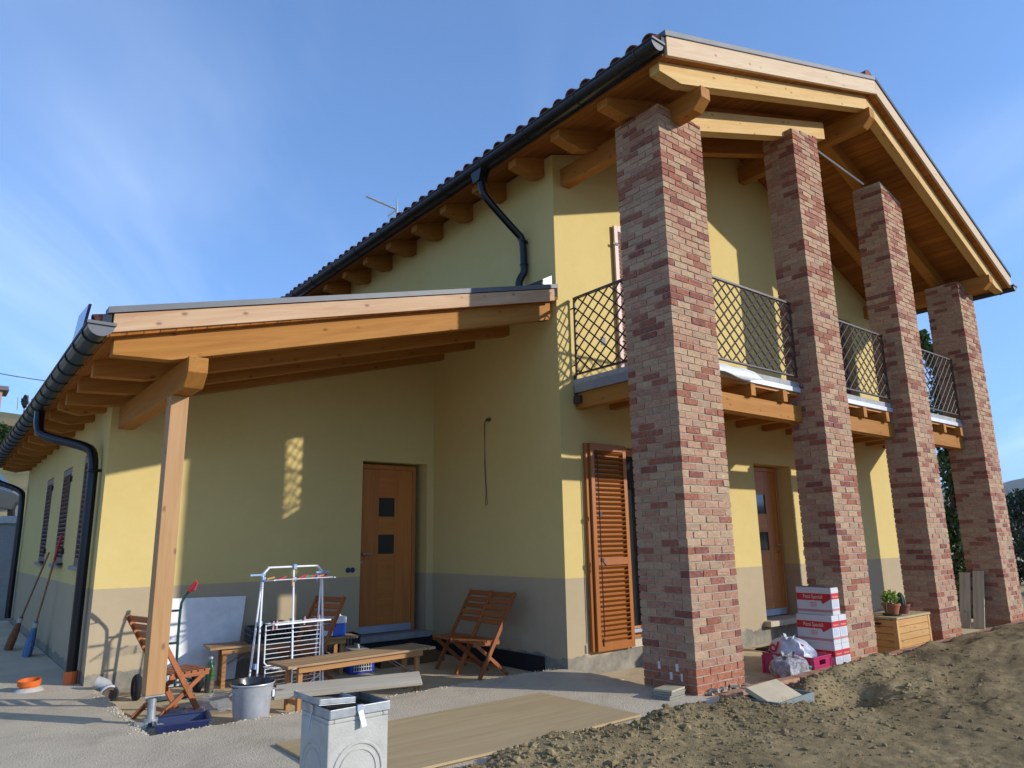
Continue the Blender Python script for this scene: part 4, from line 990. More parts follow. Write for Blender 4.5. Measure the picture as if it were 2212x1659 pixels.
def carrier():
    t = thing('pet_carrier', 'blue and grey pet carrier with a white wire door under the front bench', 'pet carrier', (-1.40, 1.96, PF), (0, 0, rad(-8)))
    BL = flat('carrier_blue', (.018, .05, .34), .35); GR = flat('carrier_grey', (.42, .41, .38), .45)
    b = MB(); b.prism([(-.115, 0), (.115, 0), (.14, .03), (.14, .13), (-.14, .13), (-.14, .03)], 'y', -.21, .21); b.build('lower_shell', BL, t, bevel=.012)
    b = MB(); b.prism([(-.145, .132), (.145, .132), (.135, .21), (.10, .25), (-.10, .25), (-.135, .21)], 'y', -.215, .215); b.build('upper_shell', GR, t, bevel=.012)
    b = MB()
    for i in range(8): x = -.095 + i * .0271; b.tube([(x, -.222, .03), (x, -.222, .20)], .0028, 5)
    for i in range(5): z = .035 + i * .04; b.tube([(-.105, -.224, z), (.105, -.224, z)], .0028, 5)
    b.build('wire_door', WHITE, t)
    b = MB(); b.box(-.105, -.218, .028, .105, -.2155, .205); b.build('opening', DARK, t)
    b = MB(); b.tube([(0, -.07, .25), (0, -.055, .285), (0, .055, .285), (0, .07, .25)], .011, 8); b.build('handle', GR, t, True)
carrier()
def bottle(label, loc, r, h, col):
    t = thing('bottle', label, 'bottle', loc); g = NT('bottle_glass'); g.col(col); g.set(.1, 0, .5); g.b.inputs['Transmission Weight'].default_value = .35
    b = MB(); b.lathe([(0, 0), (r * .9, 0), (r, .02), (r, h * .36), (r * .93, h * .40), (r, h * .44), (r, h * .66), (r * .8, h * .76), (r * .38, h * .88), (r * .35, h * .95), (0, h * .95)], 20); b.build('body', g.m, t, True)
    b = MB(); b.lathe([(r * .42, h * .93), (r * .42, h), (0, h)], 14); b.build('cap', WHITE, t)
    b = MB(); b.lathe([(r * 1.01, h * .05), (r * 1.01, h * .34)], 20); b.build('contents_label', flat('murky_brown', (.16, .10, .07), .6), t, True)
bottle('green plastic bottle standing beside the left leg of the wall bench', (-2.98, 1.93, PF), .042, .33, (.10, .22, .07))
b = MB(); b.box(-.42, -.14, 0, .42, .14, .10); o = b.build('wooden_step', flat('brown_board', (.13, .075, .03), .8, 0, .2, .25, 6)); o.location = (-.70, 2.02, PF); o.rotation_euler = (0, 0, rad(-2)); tag(o, 'low brown wooden step on the floor before the wing door', 'step')

# galvanised bin with a black liner
def bin_():
    t = thing('waste_bin', 'galvanised metal bin with black liner at the pavement edge', 'bin', (-3.10, .40, PF))
    t.scale = (.9, .9, 1.0)
    b = MB(); b.lathe([(0, 0), (.145, 0), (.148, .01), (.178, .285), (.186, .30), (.193, .305), (.190, .312), (.180, .308), (.172, .29), (.143, .02), (0, .015)], 36); b.build('body', flat('bin_zinc', (.46, .47, .48), .45, .35, .5, .14, 10), t, True)
    b = MB(); n = 36; vs = []; rr = random.Random(6)
    for j in range(n):
        a = 2 * math.pi * j / n; q = rr.uniform(-.006, .008)
        vs += [(.184 * math.cos(a), .184 * math.sin(a), .285 + q), (.178 * math.cos(a), .178 * math.sin(a), .323 + q), ((.165 + q) * math.cos(a), (.165 + q) * math.sin(a), .30), (.12 * math.cos(a), .12 * math.sin(a), .16 + q)]
    fs = [(j * 4 + k, j * 4 + k + 1, ((j + 1) % n) * 4 + k + 1, ((j + 1) % n) * 4 + k) for j in range(n) for k in range(3) if not (k == 0 and 20 < j < 33)]
    b.add(vs, fs); b.build('liner', MATS['black_film'], t, True)
    for s in (-1, 1):
        b = MB(); b.tube([(s * .176, -.04, .25), (s * .21, -.03, .235), (s * .21, .03, .235), (s * .176, .04, .25)], .005, 6); b.build('handle', GALV, t, True)
    b = MB(); b.box(.14, -.123, .20, .158, -.09, .25); b.build('sticker', WHITE, t)
bin_()

# concrete block with its metal frame, board on top
def block():
    t = thing('concrete_flue_block', 'square concrete flue block with recessed circles standing on the pavement', 'concrete block', (-3.52, -2.123, 0), (0, 0, 0))
    hw, H = .162, .475
    C2 = concrete('cast_cement', (.46, .44, .375), .10, 5, 110, .35, .004)
    b = MB(); m = bmesh.new()
    # each side: a plate with raised rings
    b.box(-hw, -hw, .0, hw, hw, H - .02); b.box(-hw, -hw, H - .0199, -hw + .03, hw, H); b.box(hw - .03, -hw, H - .0199, hw, hw, H); b.box(-hw + .03, -hw, H - .0199, hw - .03, -hw + .03, H); b.box(-hw + .03, hw - .03, H - .0199, hw - .03, hw, H)
    b.build('body', C2, t, bevel=.006)
    cz = .225
    for (ax, s) in ((1, -1), (0, -1), (1, 1), (0, 1)):
        for R0, wd, th in ((.128, .010, .006), (.098, .007, .005)):
            q = MB(); n = 40; vs = []
            for i in range(n):
                a = 2 * math.pi * i / n
                for rr_, d in ((R0 - wd, -.002), (R0 - wd * .4, th), (R0 + wd * .4, th), (R0 + wd, -.002)):
                    u, z, o_ = rr_ * math.cos(a), cz + rr_ * math.sin(a), s * (hw + d)
                    vs.append((u, o_, z) if ax == 1 else (o_, u, z))
            fs = [(i * 4 + k, i * 4 + k + 1, ((i + 1) % n) * 4 + k + 1, ((i + 1) % n) * 4 + k) for i in range(n) for k in range(3)]
            q.add(vs, fs); q.build('moulded_ring', C2, t, True)
    return t
block()
def tray(name, label, loc, rz, sx, sy, h, th, m, tilt=(0, 0)):
    t = MB(); t.box(-sx / 2, -sy / 2, 0, sx / 2, sy / 2, th)
    t.box(-sx / 2, -sy / 2, th + .0005, -sx / 2 + th, sy / 2, h); t.box(sx / 2 - th, -sy / 2, th + .0005, sx / 2, sy / 2, h); t.box(-sx / 2 + th, -sy / 2, th + .0005, sx / 2 - th, -sy / 2 + th, h); t.box(-sx / 2 + th, sy / 2 - th, th + .0005, sx / 2 - th, sy / 2, h)
    o = t.build(name, m, bevel=.003); o.location = loc; o.rotation_euler = (tilt[0], tilt[1], rz); return o
def lid_frame():
    t = thing('metal_tray', 'shallow galvanised metal tray with a hanging clip on the concrete block', 'metal tray', (-3.515, -2.12, .477), (0, 0, rad(1)))
    hx = .165
    b = MB()
    for (a, c) in (((-hx, -hx), (hx, -hx)), ((hx, -hx), (hx, hx)), ((hx, hx), (-hx, hx)), ((-hx, hx), (-hx, -hx))):
        b.bar((a[0], a[1], .022), (c[0], c[1], .022), .006, .044)
    b.build('rim', GALV, t, bevel=.003)
    b = MB(); b.box(-hx + .004, -hx + .004, 0, hx - .004, hx - .004, .004); b.build('pan', flat('dark_zinc', (.05, .055, .06), .4, .6), t)
    b = MB(); b.box(-.024, -hx - .012, .022, .008, -hx - .004, .05); b.bar((-.008, -hx - .012, .022), (.006, -hx - .030, -.050), .028, .003, (0, -.5, .3)); b.build('clip', flat('dull_clip', (.36, .40, .46), .5, .3), t)
    b = MB(); b.tube([(-hx - .006, .02, .03), (-hx - .03, .0, -.06)], .004, 6); b.box(-hx - .012, .0, .01, -hx - .002, .03, .045); b.build('clip', STEEL, t)
lid_frame()
o = tray('metal_cover', 'second galvanised lid lying tilted across the metal tray', (-3.60, -2.05, .523), rad(1), .20, .30, .03, .004, GALV, (0, rad(4))); o['label'] = 'dark galvanised lid lying tilted over half of the metal tray'; o['category'] = 'metal cover'
b = MB(); b.box(-.38, -.078, 0, .38, .078, .017)
o = b.build('plank', wood('grey', 'x'), bevel=.003); o.location = (-3.43, -1.99, .556); o.rotation_euler = (rad(12), rad(-2.0), rad(-25)); tag(o, 'weathered grey plank lying across the metal tray on the block', 'plank')

# plywood sheet on the pavement
b = MB(); nx_, ny_ = 15, 7; vs = []
for lvl in (.004, .021):
    for i in range(nx_):
        for j in range(ny_): u, v_ = i / (nx_ - 1) * 2 - 1, j / (ny_ - 1) * 2 - 1; vs.append((u * 1.165, v_ * .57, lvl + .012 * max(0, -u * .7 - v_ * .5 - .35) + .009 * max(0, u * .8 - v_ * .6 - .6) + .002 * math.sin(3 * u + 2 * v_)))
m_ = nx_ * ny_; fs = []
for i in range(nx_ - 1):
    for j in range(ny_ - 1): a = i * ny_ + j; fs += [(a, a + 1, a + ny_ + 1, a + ny_), (m_ + a, m_ + a + ny_, m_ + a + ny_ + 1, m_ + a + 1)]
per = [i * ny_ for i in range(nx_)] + [(nx_ - 1) * ny_ + j for j in range(1, ny_)] + [i * ny_ + ny_ - 1 for i in range(nx_ - 2, -1, -1)] + [j for j in range(ny_ - 2, 0, -1)]
fs += [(per[k], per[(k + 1) % len(per)], m_ + per[(k + 1) % len(per)], m_ + per[k]) for k in range(len(per))]
b.add(vs, fs); o = b.build('plywood_sheet', wood('osb', 'x'), bevel=.002); o.location = (-2.165, -1.295, 0); tag(o, 'large tan plywood sheet lying flat on the pavement', 'board')

# small things by the post
t = thing('mortar_tub', 'dark blue rectangular mortar tub at the foot of the post', 'tub', (-3.62, .42, PF), (0, 0, rad(-12)))
b = MB(); BLU = flat('tub_blue', (.022, .03, .085), .4)
def tapered(b, x0, y0, x1, y1, z0, z1, k, th):
    out = []
    for z, e in ((z0, 0), (z1, k)):
        out.append([(x0 - e, y0 - e, z), (x1 + e, y0 - e, z), (x1 + e, y1 + e, z), (x0 - e, y1 + e, z)])
    inn = []
    for z, e in ((z0 + th, -th), (z1, k - th)):
        inn.append([(x0 - e, y0 - e, z), (x1 + e, y0 - e, z), (x1 + e, y1 + e, z), (x0 - e, y1 + e, z)])
    vs = out[0] + out[1] + inn[0] + inn[1]
    b.add(vs, [(0, 3, 2, 1), (8, 9, 10, 11)] + [(i, (i + 1) % 4, 4 + (i + 1) % 4, 4 + i) for i in range(4)] + [(8 + i, 12 + i, 12 + (i + 1) % 4, 8 + (i + 1) % 4) for i in range(4)] + [(4 + i, 4 + (i + 1) % 4, 12 + (i + 1) % 4, 12 + i) for i in range(4)])
tapered(b, -.16, -.15, .16, .15, 0, .115, .025, .008); b.build('body', BLU, t, bevel=.003)
b = MB(); z = .115
for (a, c) in (((-.195, -.165), (.195, -.165)), ((.195, -.165), (.195, .165)), ((.195, .165), (-.195, .165)), ((-.195, .165), (-.195, -.165))): b.bar((a[0], a[1], z), (c[0], c[1], z), .02, .012)
b.build('rim', BLU, t, bevel=.003)
b = MB(); b.box(-.15, -.12, .02, .15, .12, .035); b.build('dried_mortar', flat('dried_mortar', (.33, .29, .2), .9), t)
for i, (x, y, rz, m, lab) in enumerate([(-3.50, 1.06, -10, MATS['grey_stone'], 'grey concrete paver on the porch floor left of the pink brick'), (-3.37, 1.02, -12, flat('pink_brick', (.46, .26, .19), .85, 0, .2, .1, 20, .3, 80), 'pale pink brick with stamped marks on the porch floor by the chair')]):
    t = thing('loose_brick', lab, 'brick', (x, y, PF), (0, 0, rad(rz)))
    b = MB(); b.box(-.085, -.055, 0, .085, .055, .058); b.build('body', m, t, bevel=.004)
    if i == 1:
        b = MB(); rr = random.Random(1)
        for r0 in range(3):
            for k in range(5): x0 = -.045 + k * .017; b.box(x0, -.0555, .012 + r0 * .013, x0 + rr.uniform(.006, .012), -.0548, .017 + r0 * .013)
        for r0 in range(3):
            for k in range(6): x0 = -.05 + k * .016; b.box(x0, -.03 + r0 * .018, .0578, x0 + rr.uniform(.006, .011), -.024 + r0 * .018, .0587)
        b.build('stamped_marks', flat('dark_print', (.12, .06, .05), .9), t)
# clear plastic sheet heaped on the porch floor
b = MB(); rr = np.random.default_rng(4); vs = []; fs = []
for i in range(22):
    for j in range(14):
        u, v_ = i / 21 - .5, j / 13 - .5; h = .16 * math.exp(-((u / .36) ** 2 + (v_ / .38) ** 2)) + .018 * rr.random(); vs.append((u * .62 + .01 * rr.normal(), v_ * .38 + .01 * rr.normal(), h))
for i in range(21):
    for j in range(13): fs.append((i * 14 + j, (i + 1) * 14 + j, (i + 1) * 14 + j + 1, i * 14 + j + 1))
b.add(vs, fs); g = NT('clear_film'); g.col((.55, .55, .53)); g.set(.25, 0, .5); g.b.inputs['Alpha'].default_value = .30
o = b.build('plastic_sheet', g.m, None, True); o.location = (-3.20, 1.02, PF + .002); tag(o, 'heap of clear plastic sheeting on the porch floor behind the bin', 'plastic sheet')
# pipes
t = thing('pipe_elbow', 'grey plastic drain elbow lying at the base of the wing corner', 'pipe', (-3.80, 2.28, -.03))
GP = flat('grey_pvc', (.38, .38, .37), .4)
b = MB(); b.tube([(.0, .02, .0), (.0, -.12, .0)], [.062, .062], 20, cap=False); b.build('tube', GP, t, True)
b = MB(); b.lathe([(.045, 0), (.078, 0), (.078, .05), (.07, .055), (.062, .055)], 24); o = b.build('collar', GP, t, True); o.rotation_euler = (rad(90), 0, 0); o.location = (0, -.05, 0)
b = MB(); b.lathe([(.058, 0), (.036, .004), (.034, .02), (0, .03)], 24); o = b.build('seal', flat('brown_seal', (.10, .07, .05), .8), t, True); o.rotation_euler = (rad(-90), 0, 0); o.location = (0, -.118, 0)
b = MB(); b.tube([(0, .0, .02), (-.02, .04, .06), (-.10, .06, .10)], .055, 16); b.build('bend', GP, t, True)
t = thing('drain_pipe_stub', 'short orange plastic pipe collar sticking out of the pavement', 'pipe', (-4.385, 2.72, 0))
b = MB(); b.lathe([(.078, 0), (.078, .05), (.095, .055), (.098, .10), (.088, .10), (.085, .06), (.07, .05), (.07, 0)], 32); o = b.build('collar', MATS['orange_pipe'], t, True); o.rotation_euler = (rad(4), rad(-3), 0)
b = MB(); b.lathe([(.125, .0), (.10, .025), (.075, .035), (0.07, .03)], 18); b.build('cement_bed', CEMENT, t, True)

# brooms on the side wall
def broom(label, foot, top, hm, headm, cap, hw):
    f, tp = Vector(foot), Vector(top); t = thing('broom', label, 'broom', foot, group='brooms leaning on the side wall'); d = (tp - f); u = d.normalized()
    b = MB(); b.tube([u * .40, d], .0125, 8); b.build('stick', hm, t, True)
    if cap: b = MB(); b.tube([d - u * .32, d + u * .002], .016, 8); b.build('grip_sleeve', cap, t, True)
    b = MB(); s = Vector((0, 1, 0)); n = u.cross(s).normalized(); vs = []
    prof = [(0.0, hw, .05), (.16, hw * .8, .05), (.27, hw * .4, .04), (.36, .03, .028), (.44, .02, .02)]
    for (q, a, c) in prof:
        for j in range(14):
            an = 2 * math.pi * j / 14; vs.append(u * q + s * a * math.cos(an) + n * c * math.sin(an) + (Vector((0, 0, .0))))
    fs = [(i * 14 + j, i * 14 + (j + 1) % 14, (i + 1) * 14 + (j + 1) % 14, (i + 1) * 14 + j) for i in range(4) for j in range(14)] + [tuple(range(14))]
    b.add(vs, fs); b.build('head', headm, t, True)
    b = MB(); b.tube([u * .33, u * .42], .03, 10); b.build('binding', flat('pale_binding', (.45, .42, .36), .7), t, True)
STK = flat('stick_wood', (.30, .16, .07), .6, 0, .3, .2, 12)
broom('reddish brown straw broom leaning on the side wall, left one', (-4.30, 6.25, .0), (-3.995, 5.98, 1.25), flat('red_stick', (.25, .10, .07), .6), flat('rust_straw', (.22, .085, .035), .9, 0, .2, .35, 40, .6, 120), None, .13)
broom('blue broom with a red handle sleeve leaning on the side wall, right one', (-4.17, 5.38, .0), (-3.995, 4.95, 1.47), STK, flat('blue_bristle', (.10, .17, .30), .8, 0, .2, .3, 40, .6, 120), flat('red_sleeve', (.42, .02, .02), .4), .15)

# stack of tiles by the near pillar, curb, lid in the soil
for k in range(4):
    b = MB(); b.box(-.115, -.085, 0, .115, .085, .017); o = b.build('floor_tile', flat('tile_body', (.24, .22, .18), .7) if k < 3 else flat('tile_cream', (.42, .36, .23), .6), bevel=.002)
    o.location = (-.29 + .006 * k, -1.545 + .006 * (k % 2), .002 + k * .0185); o.rotation_euler = (0, 0, rad(5 + 2 * k)); tag(o, ['grey floor tile at the bottom of the small stack by the near pillar', 'second floor tile from the bottom of the stack by the near pillar', 'third floor tile from the bottom of the stack by the near pillar', 'cream floor tile on top of the small stack by the near pillar'][k], 'tile', 'floor tiles stacked by the near pillar')
KB = flat('dusty_brick', (.40, .215, .125), .9, 0, .2, .2, 14, .4, 60)
kerb = thing('brick_edging', 'low row of red bricks edging the porch floor in front of the pillars', 'brick edging', (.2, -1.88, 0)); rr = random.Random(12)
x = -.16; i = 0
while x < 7.3:
    L = .205 if x > .1 else (.12 if i == 0 else .20); b = MB()
    b.box(-L / 2, -.05, -.045, L / 2, .05, .025); o = b.build('brick', KB, kerb, bevel=.004)
    o.location = (x + L / 2 - .2, (-.075 if x < .75 else -.04) + rr.uniform(-.006, .006) + (.0 if i else -.05), (.040 if x < .75 else .022) + rr.uniform(-.003, .003)); o.rotation_euler = (0, 0, rad(rr.uniform(-2, 2)) + (rad(-8) if i == 0 else 0)); x += L + .012; i += 1
t = thing('inspection_cover', 'cream lid lying tilted on a grey inspection frame sunk in the soil', 'cover', (.03, -2.33, .055), (0, 0, rad(4)))
b = MB(); M = Matrix.Rotation(rad(24), 4, 'X'); b.box(-.25, -.13, .03, .22, .13, .066, M); b.build('lid', flat('cream_lid', (.46, .38, .25), .7, 0, .2, .1, 8), t, bevel=.004)
b = MB()
for (a, c) in (((-.24, -.17), (.30, -.17)), ((.30, -.17), (.30, .15)), ((.30, .15), (-.24, .15)), ((-.24, .15), (-.24, -.17))): b.bar((a[0], a[1], 0.0), (c[0], c[1], 0.0), .02, .07)
b.build('frame', flat('grey_green_frame', (.17, .20, .19), .6), t, bevel=.003)

# ------------------------------------------------------------------ things on the balcony porch
CARD = flat('white_card', (.56, .55, .52), .75, 0, .2, .05, 6); RED = flat('red_print', (.52, .028, .035), .6, 0, .2, .04); PALE = flat('pale_red_print', (.50, .22, .20), .7, 0, .2, .06)
def text_on(body, parent, loc, rot, size, m, sx=1., name='lettering'):
    cu = bpy.data.curves.new(name, 'FONT'); cu.body = body; cu.size = size; cu.extrude = .0003; cu.align_x = 'CENTER'; cu.align_y = 'CENTER'; cu.materials.append(m); cu.space_character = .95
    tmp = bpy.data.objects.new(name, cu); COL.objects.link(tmp); me = bpy.data.meshes.new_from_object(tmp.evaluated_get(bpy.context.evaluated_depsgraph_get())); bpy.data.objects.remove(tmp); bpy.data.curves.remove(cu)
    o = bpy.data.objects.new(name, me); link(o, parent); o.location = loc; o.rotation_euler = rot; o.scale = (sx, 1, 1); return o
CREAM = flat('cream_print', (.62, .56, .36), .7)
def carton(label, x0, x1, y0, y1, z0, dz, rz=0, open_=False):
    sx, sy = x1 - x0, y1 - y0; t = thing('cardboard_box', label, 'cardboard box', ((x0 + x1) / 2, (y0 + y1) / 2, z0), (0, 0, rz), 'white and red cardboard boxes by the second pillar')
    b = MB(); b.box(-sx / 2, -sy / 2, 0, sx / 2, sy / 2, dz); b.build('carton', CARD, t, bevel=.004)
    X = -sx / 2; e = .0012
    def side(poly, m, nm, lift=1.):   # polygon on the wide face (towards -x): u from far end (left) to near end (right)
        q = MB(); vs = [(X - e * lift, sy / 2 - u * sy, v * dz) for u, v in poly]; q.add(vs + [(X + .0005, p[1], p[2]) for p in vs], [tuple(range(len(vs)))] + [(i, (i + 1) % len(vs), len(vs) + (i + 1) % len(vs), len(vs) + i) for i in range(len(vs))]); q.build(nm, m, t)
    side([(0.01, .52), (.70, .52), (.74, .40), (.99, .60), (.99, .78), (.01, .78)], RED, 'red_band')
    side([(.0101, .10), (.99, .10), (.99, .19), (.0101, .19)], PALE, 'pale_band')
    for k in range(3): side([(.40, .30 + k * .06), (.58, .30 + k * .06), (.58, .33 + k * .06), (.40, .33 + k * .06)], PALE, 'small_print')
    text_on('Pezzi Speciali', t, (X - .0016, 0.01, dz * .655), (rad(90), 0, rad(-90)), dz * .20, CREAM, .80)
    Yf = -sy / 2
    def front(u0, v0, u1, v1, m, nm):
        q = MB(); q.box(-sx / 2 + u0 * sx, Yf - e, v0 * dz, -sx / 2 + u1 * sx, Yf + .0005, v1 * dz); q.build(nm, m, t)
    front(.02, .58, .98, .80, RED, 'red_band'); front(.02, .16, .98, .24, PALE, 'pale_band')
    text_on('Pezzi Speciali', t, (0, Yf - .0016, dz * .67), (rad(90), 0, 0), sx * .17, CREAM, .85)
    front(.22, .30, .78, .56, flat('blue_grey_print', (.44, .47, .52), .7), 'paper_label')
    if open_:
        q = MB(); q.bar((sx / 2, 0, dz - .02), (sx / 2 + .06, 0, dz - .045), sy * .9, .003); q.build('flap', CARD, t)
        q = MB(); q.box(-sx / 2 + .01, -sy / 2 + .01, dz + .0005, sx / 2 - .01, sy / 2 - .01, dz + .004); q.build('dark_top', flat('black_paper', (.03, .03, .03), .8), t)
    return t
BY0, BY1 = -1.70, -1.30; BZ0 = -.10; DZ = .285
carton('white and red box at the bottom of the stack, front left', 2.203, 2.352, BY0, BY1, BZ0, DZ)
carton('white and red box at the bottom of the stack, against the pillar', 2.357, 2.515, BY0, BY1, BZ0, DZ)
carton('white and red box in the middle of the stack, front left', 2.200, 2.350, BY0, BY1, BZ0 + DZ + .001, DZ)
carton('white and red box in the middle of the stack, against the pillar', 2.356, 2.512, BY0, BY1, BZ0 + DZ + .001, DZ)
carton('topmost white and red box of the stack with an open flap', 2.245, 2.40, BY0, BY1, BZ0 + 2 * DZ + .002, DZ - .005, 0, True)
# pink crate
t = thing('pink_crate', 'pink plastic crate holding a white shopping bag', 'crate', (1.93, -1.42, BZ0), (0, 0, rad(1))); PK = flat('pink_plastic', (.42, .022, .09), .35, 0, .5, .06)
sx, sy, sz, th = .36, .56, .20, .008
b = MB(); b.box(-sx / 2, -sy / 2, 0, sx / 2, sy / 2, th); b.build('base', PK, t)
for s in (-1, 1):
    b = MB(); b.box(s * (sx / 2 - th / 2) - th / 2, -sy / 2, th, s * (sx / 2 - th / 2) + th / 2, sy / 2, sz)
    for yy in (-sy / 2, -sy / 6, sy / 6, sy / 2): b.box(s * (sx / 2 + .004) - .006, yy - .012, .0, s * (sx / 2 + .004) + .006, yy + .012, sz - .02)
    b.build('side', PK, t, bevel=.002)
    b = MB(); y = s * (sy / 2 - th / 2)
    for (a0, z0, a1, z1) in ((-sx / 2 + th, th, sx / 2 - th, sz * .62), (-sx / 2 + th, sz * .62, -.06, sz * .85), (.06, sz * .62, sx / 2 - th, sz * .85), (-sx / 2 + th, sz * .85, sx / 2 - th, sz)): b.box(a0 + .0005, y - th / 2, z0 + .0005, a1 - .0005, y + th / 2, z1)
    for xx in (-sx / 2 + .01, sx / 2 - .01): b.box(xx - .014, y + s * .004 - .006, 0, xx + .014, y + s * .004 + .006, sz - .02)
    b.build('end', PK, t, bevel=.002)
b = MB()
for (a, c) in (((-sx / 2, -sy / 2), (sx / 2, -sy / 2)), ((sx / 2, -sy / 2), (sx / 2, sy / 2)), ((sx / 2, sy / 2), (-sx / 2, sy / 2)), ((-sx / 2, sy / 2), (-sx / 2, -sy / 2))): b.bar((a[0], a[1], sz), (c[0], c[1], sz), .022, .012)
b.build('rim', PK, t, bevel=.002)
b = MB(); b.box(-sx / 2 - .0012, -.06, sz * .72, -sx / 2 + .0005, .08, sz * .86); b.build('pale_label', flat('pale_pink_print', (.55, .30, .33), .7), t)
def bag(name, label, loc, dims, m, seed, rings=None, ears=True):
    t = thing(name, label, 'plastic bag', loc); b = MB(); n, mrow = 30, 16; rr = np.random.default_rng(seed); vs = []
    ph = rr.uniform(0, 6, 8)
    for i in range(mrow + 1):
        th_ = math.pi * i / mrow
        for j in range(n):
            a = 2 * math.pi * j / n
            k = 1 + .10 * math.sin(3 * a + ph[0] + 2 * th_) + .07 * math.sin(7 * a + ph[1] - 3 * th_) + .05 * math.sin(13 * a + ph[2]) * math.sin(th_) + .03 * rr.normal() * math.sin(th_)
            sq = abs(math.sin(th_)) ** .7
            vs.append((dims[0] / 2 * sq * math.cos(a) * k, dims[1] / 2 * sq * math.sin(a) * k, dims[2] * (.5 + .5 * math.cos(th_)) * (1 + .05 * math.sin(5 * a + ph[3]))))
    fs = [(i * n + j, i * n + (j + 1) % n, (i + 1) * n + (j + 1) % n, (i + 1) * n + j) for i in range(mrow) for j in range(n)]
    b.add(vs, fs); b.build('film', m, t, True)
    if ears:
        b = MB()
        for q in range(7):
            a = q * .9 + seed; L = .045 + .02 * math.sin(q * 2.3); c = Vector((.05 * math.cos(a) - .03, .04 * math.sin(a), dims[2] * .93)); e = c + Vector((math.cos(a) * .03, math.sin(a) * .03, L)); sd = Vector((-math.sin(a), math.cos(a), .2)) * .022
            b.add([c - sd * 1.3, c + sd * 1.3, e + sd * .6 + Vector((.006, 0, .004)), e, e - sd * .8], [(0, 1, 2, 3), (0, 3, 4)])
        b.build('knotted_handle', m, t, True)
    return t
g = NT('white_bag_film'); g.col(g.mix(g.ramp(g.noise(g.tc(), 14, 5, .6, 1), .4, .65), (.50, .52, .56), (.66, .67, .69))); g.set(.32, 0, .5); g.bump(g.noise(g.mapping(g.tc(), (16, 6, 30)), 1, 5, .65, 1.5), .7, .02)
tb = bag('shopping_bag', 'white plastic shopping bag with red lettering in the pink crate', (1.90, -1.38, BZ0 + .06), (.31, .46, .29), g.m, 2)
for c, R0 in (((-.153, .10, .20), .036),):
    b = MB(); n = 20; vs = []
    for i in range(n):
        a = 2 * math.pi * i / n
        for q in (R0 * .55, R0 * 1.15): vs.append((c[0] - .012, c[1] + q * math.cos(a), c[2] + q * math.sin(a)))
    b.add(vs, [(i * 2, i * 2 + 1, ((i + 1) % n) * 2 + 1, ((i + 1) % n) * 2) for i in range(n)]); b.bar((c[0] - .012, c[1] - .04, c[2]), (c[0] - .012, c[1] - .07, c[2] + .07), .004, .022, (0, 1, 0)); b.build('red_letter', RED, tb)
b = MB(); b.bar((-.06, -.10, .275), (-.03, -.17, .235), .05, .006); b.build('red_letter', RED, tb)
g2 = NT('clear_bag_film'); v2 = g2.voro(g2.mapping(g2.tc(), (9, 9, 12)), 1.0); g2.col(g2.mix(g2.ramp(g2.noise(g2.tc(), 11, 4, .6, 1.2), .42, .62), (.36, .31, .31), (.66, .63, .62))); g2.set(.25, 0, .6); g2.bump(g2.noise(g2.mapping(g2.tc(), (22, 22, 22)), 1, 5, .7, 2), 1.0, .03)
tb2 = bag('rubbish_bag', 'knotted translucent rubbish bag on the floor before the pink crate', (1.50, -1.60, BZ0), (.42, .34, .24), g2.m, 5)
for (p, c, nm) in (((-.19, .02, .07), (.5, .05, .06), 'red_scrap'), ((-.03, -.165, .07), (.10, .10, .42), 'blue_scrap'), ((.14, -.12, .13), (.05, .16, .15), 'dark_scrap')):
    b = MB(); M = Matrix.Translation(p) @ Matrix.Rotation(.6, 4, 'X'); b.box(-.03, -.012, -.02, .03, .012, .02, M); b.build(nm, flat('bag_' + nm, c, .5), tb2, bevel=.008)
b = MB(); b.box(-.29, -.17, 0, .29, .17, .018); o = b.build('doormat', flat('coir_dark', (.035, .032, .028), .95, 0, .1, .5, 60, .8, 150), bevel=.003); o.location = (3.32, -.36, BZ0 + .001); o.rotation_euler = (0, 0, rad(4)); tag(o, 'dark doormat on the porch floor before the panelled front door', 'doormat')
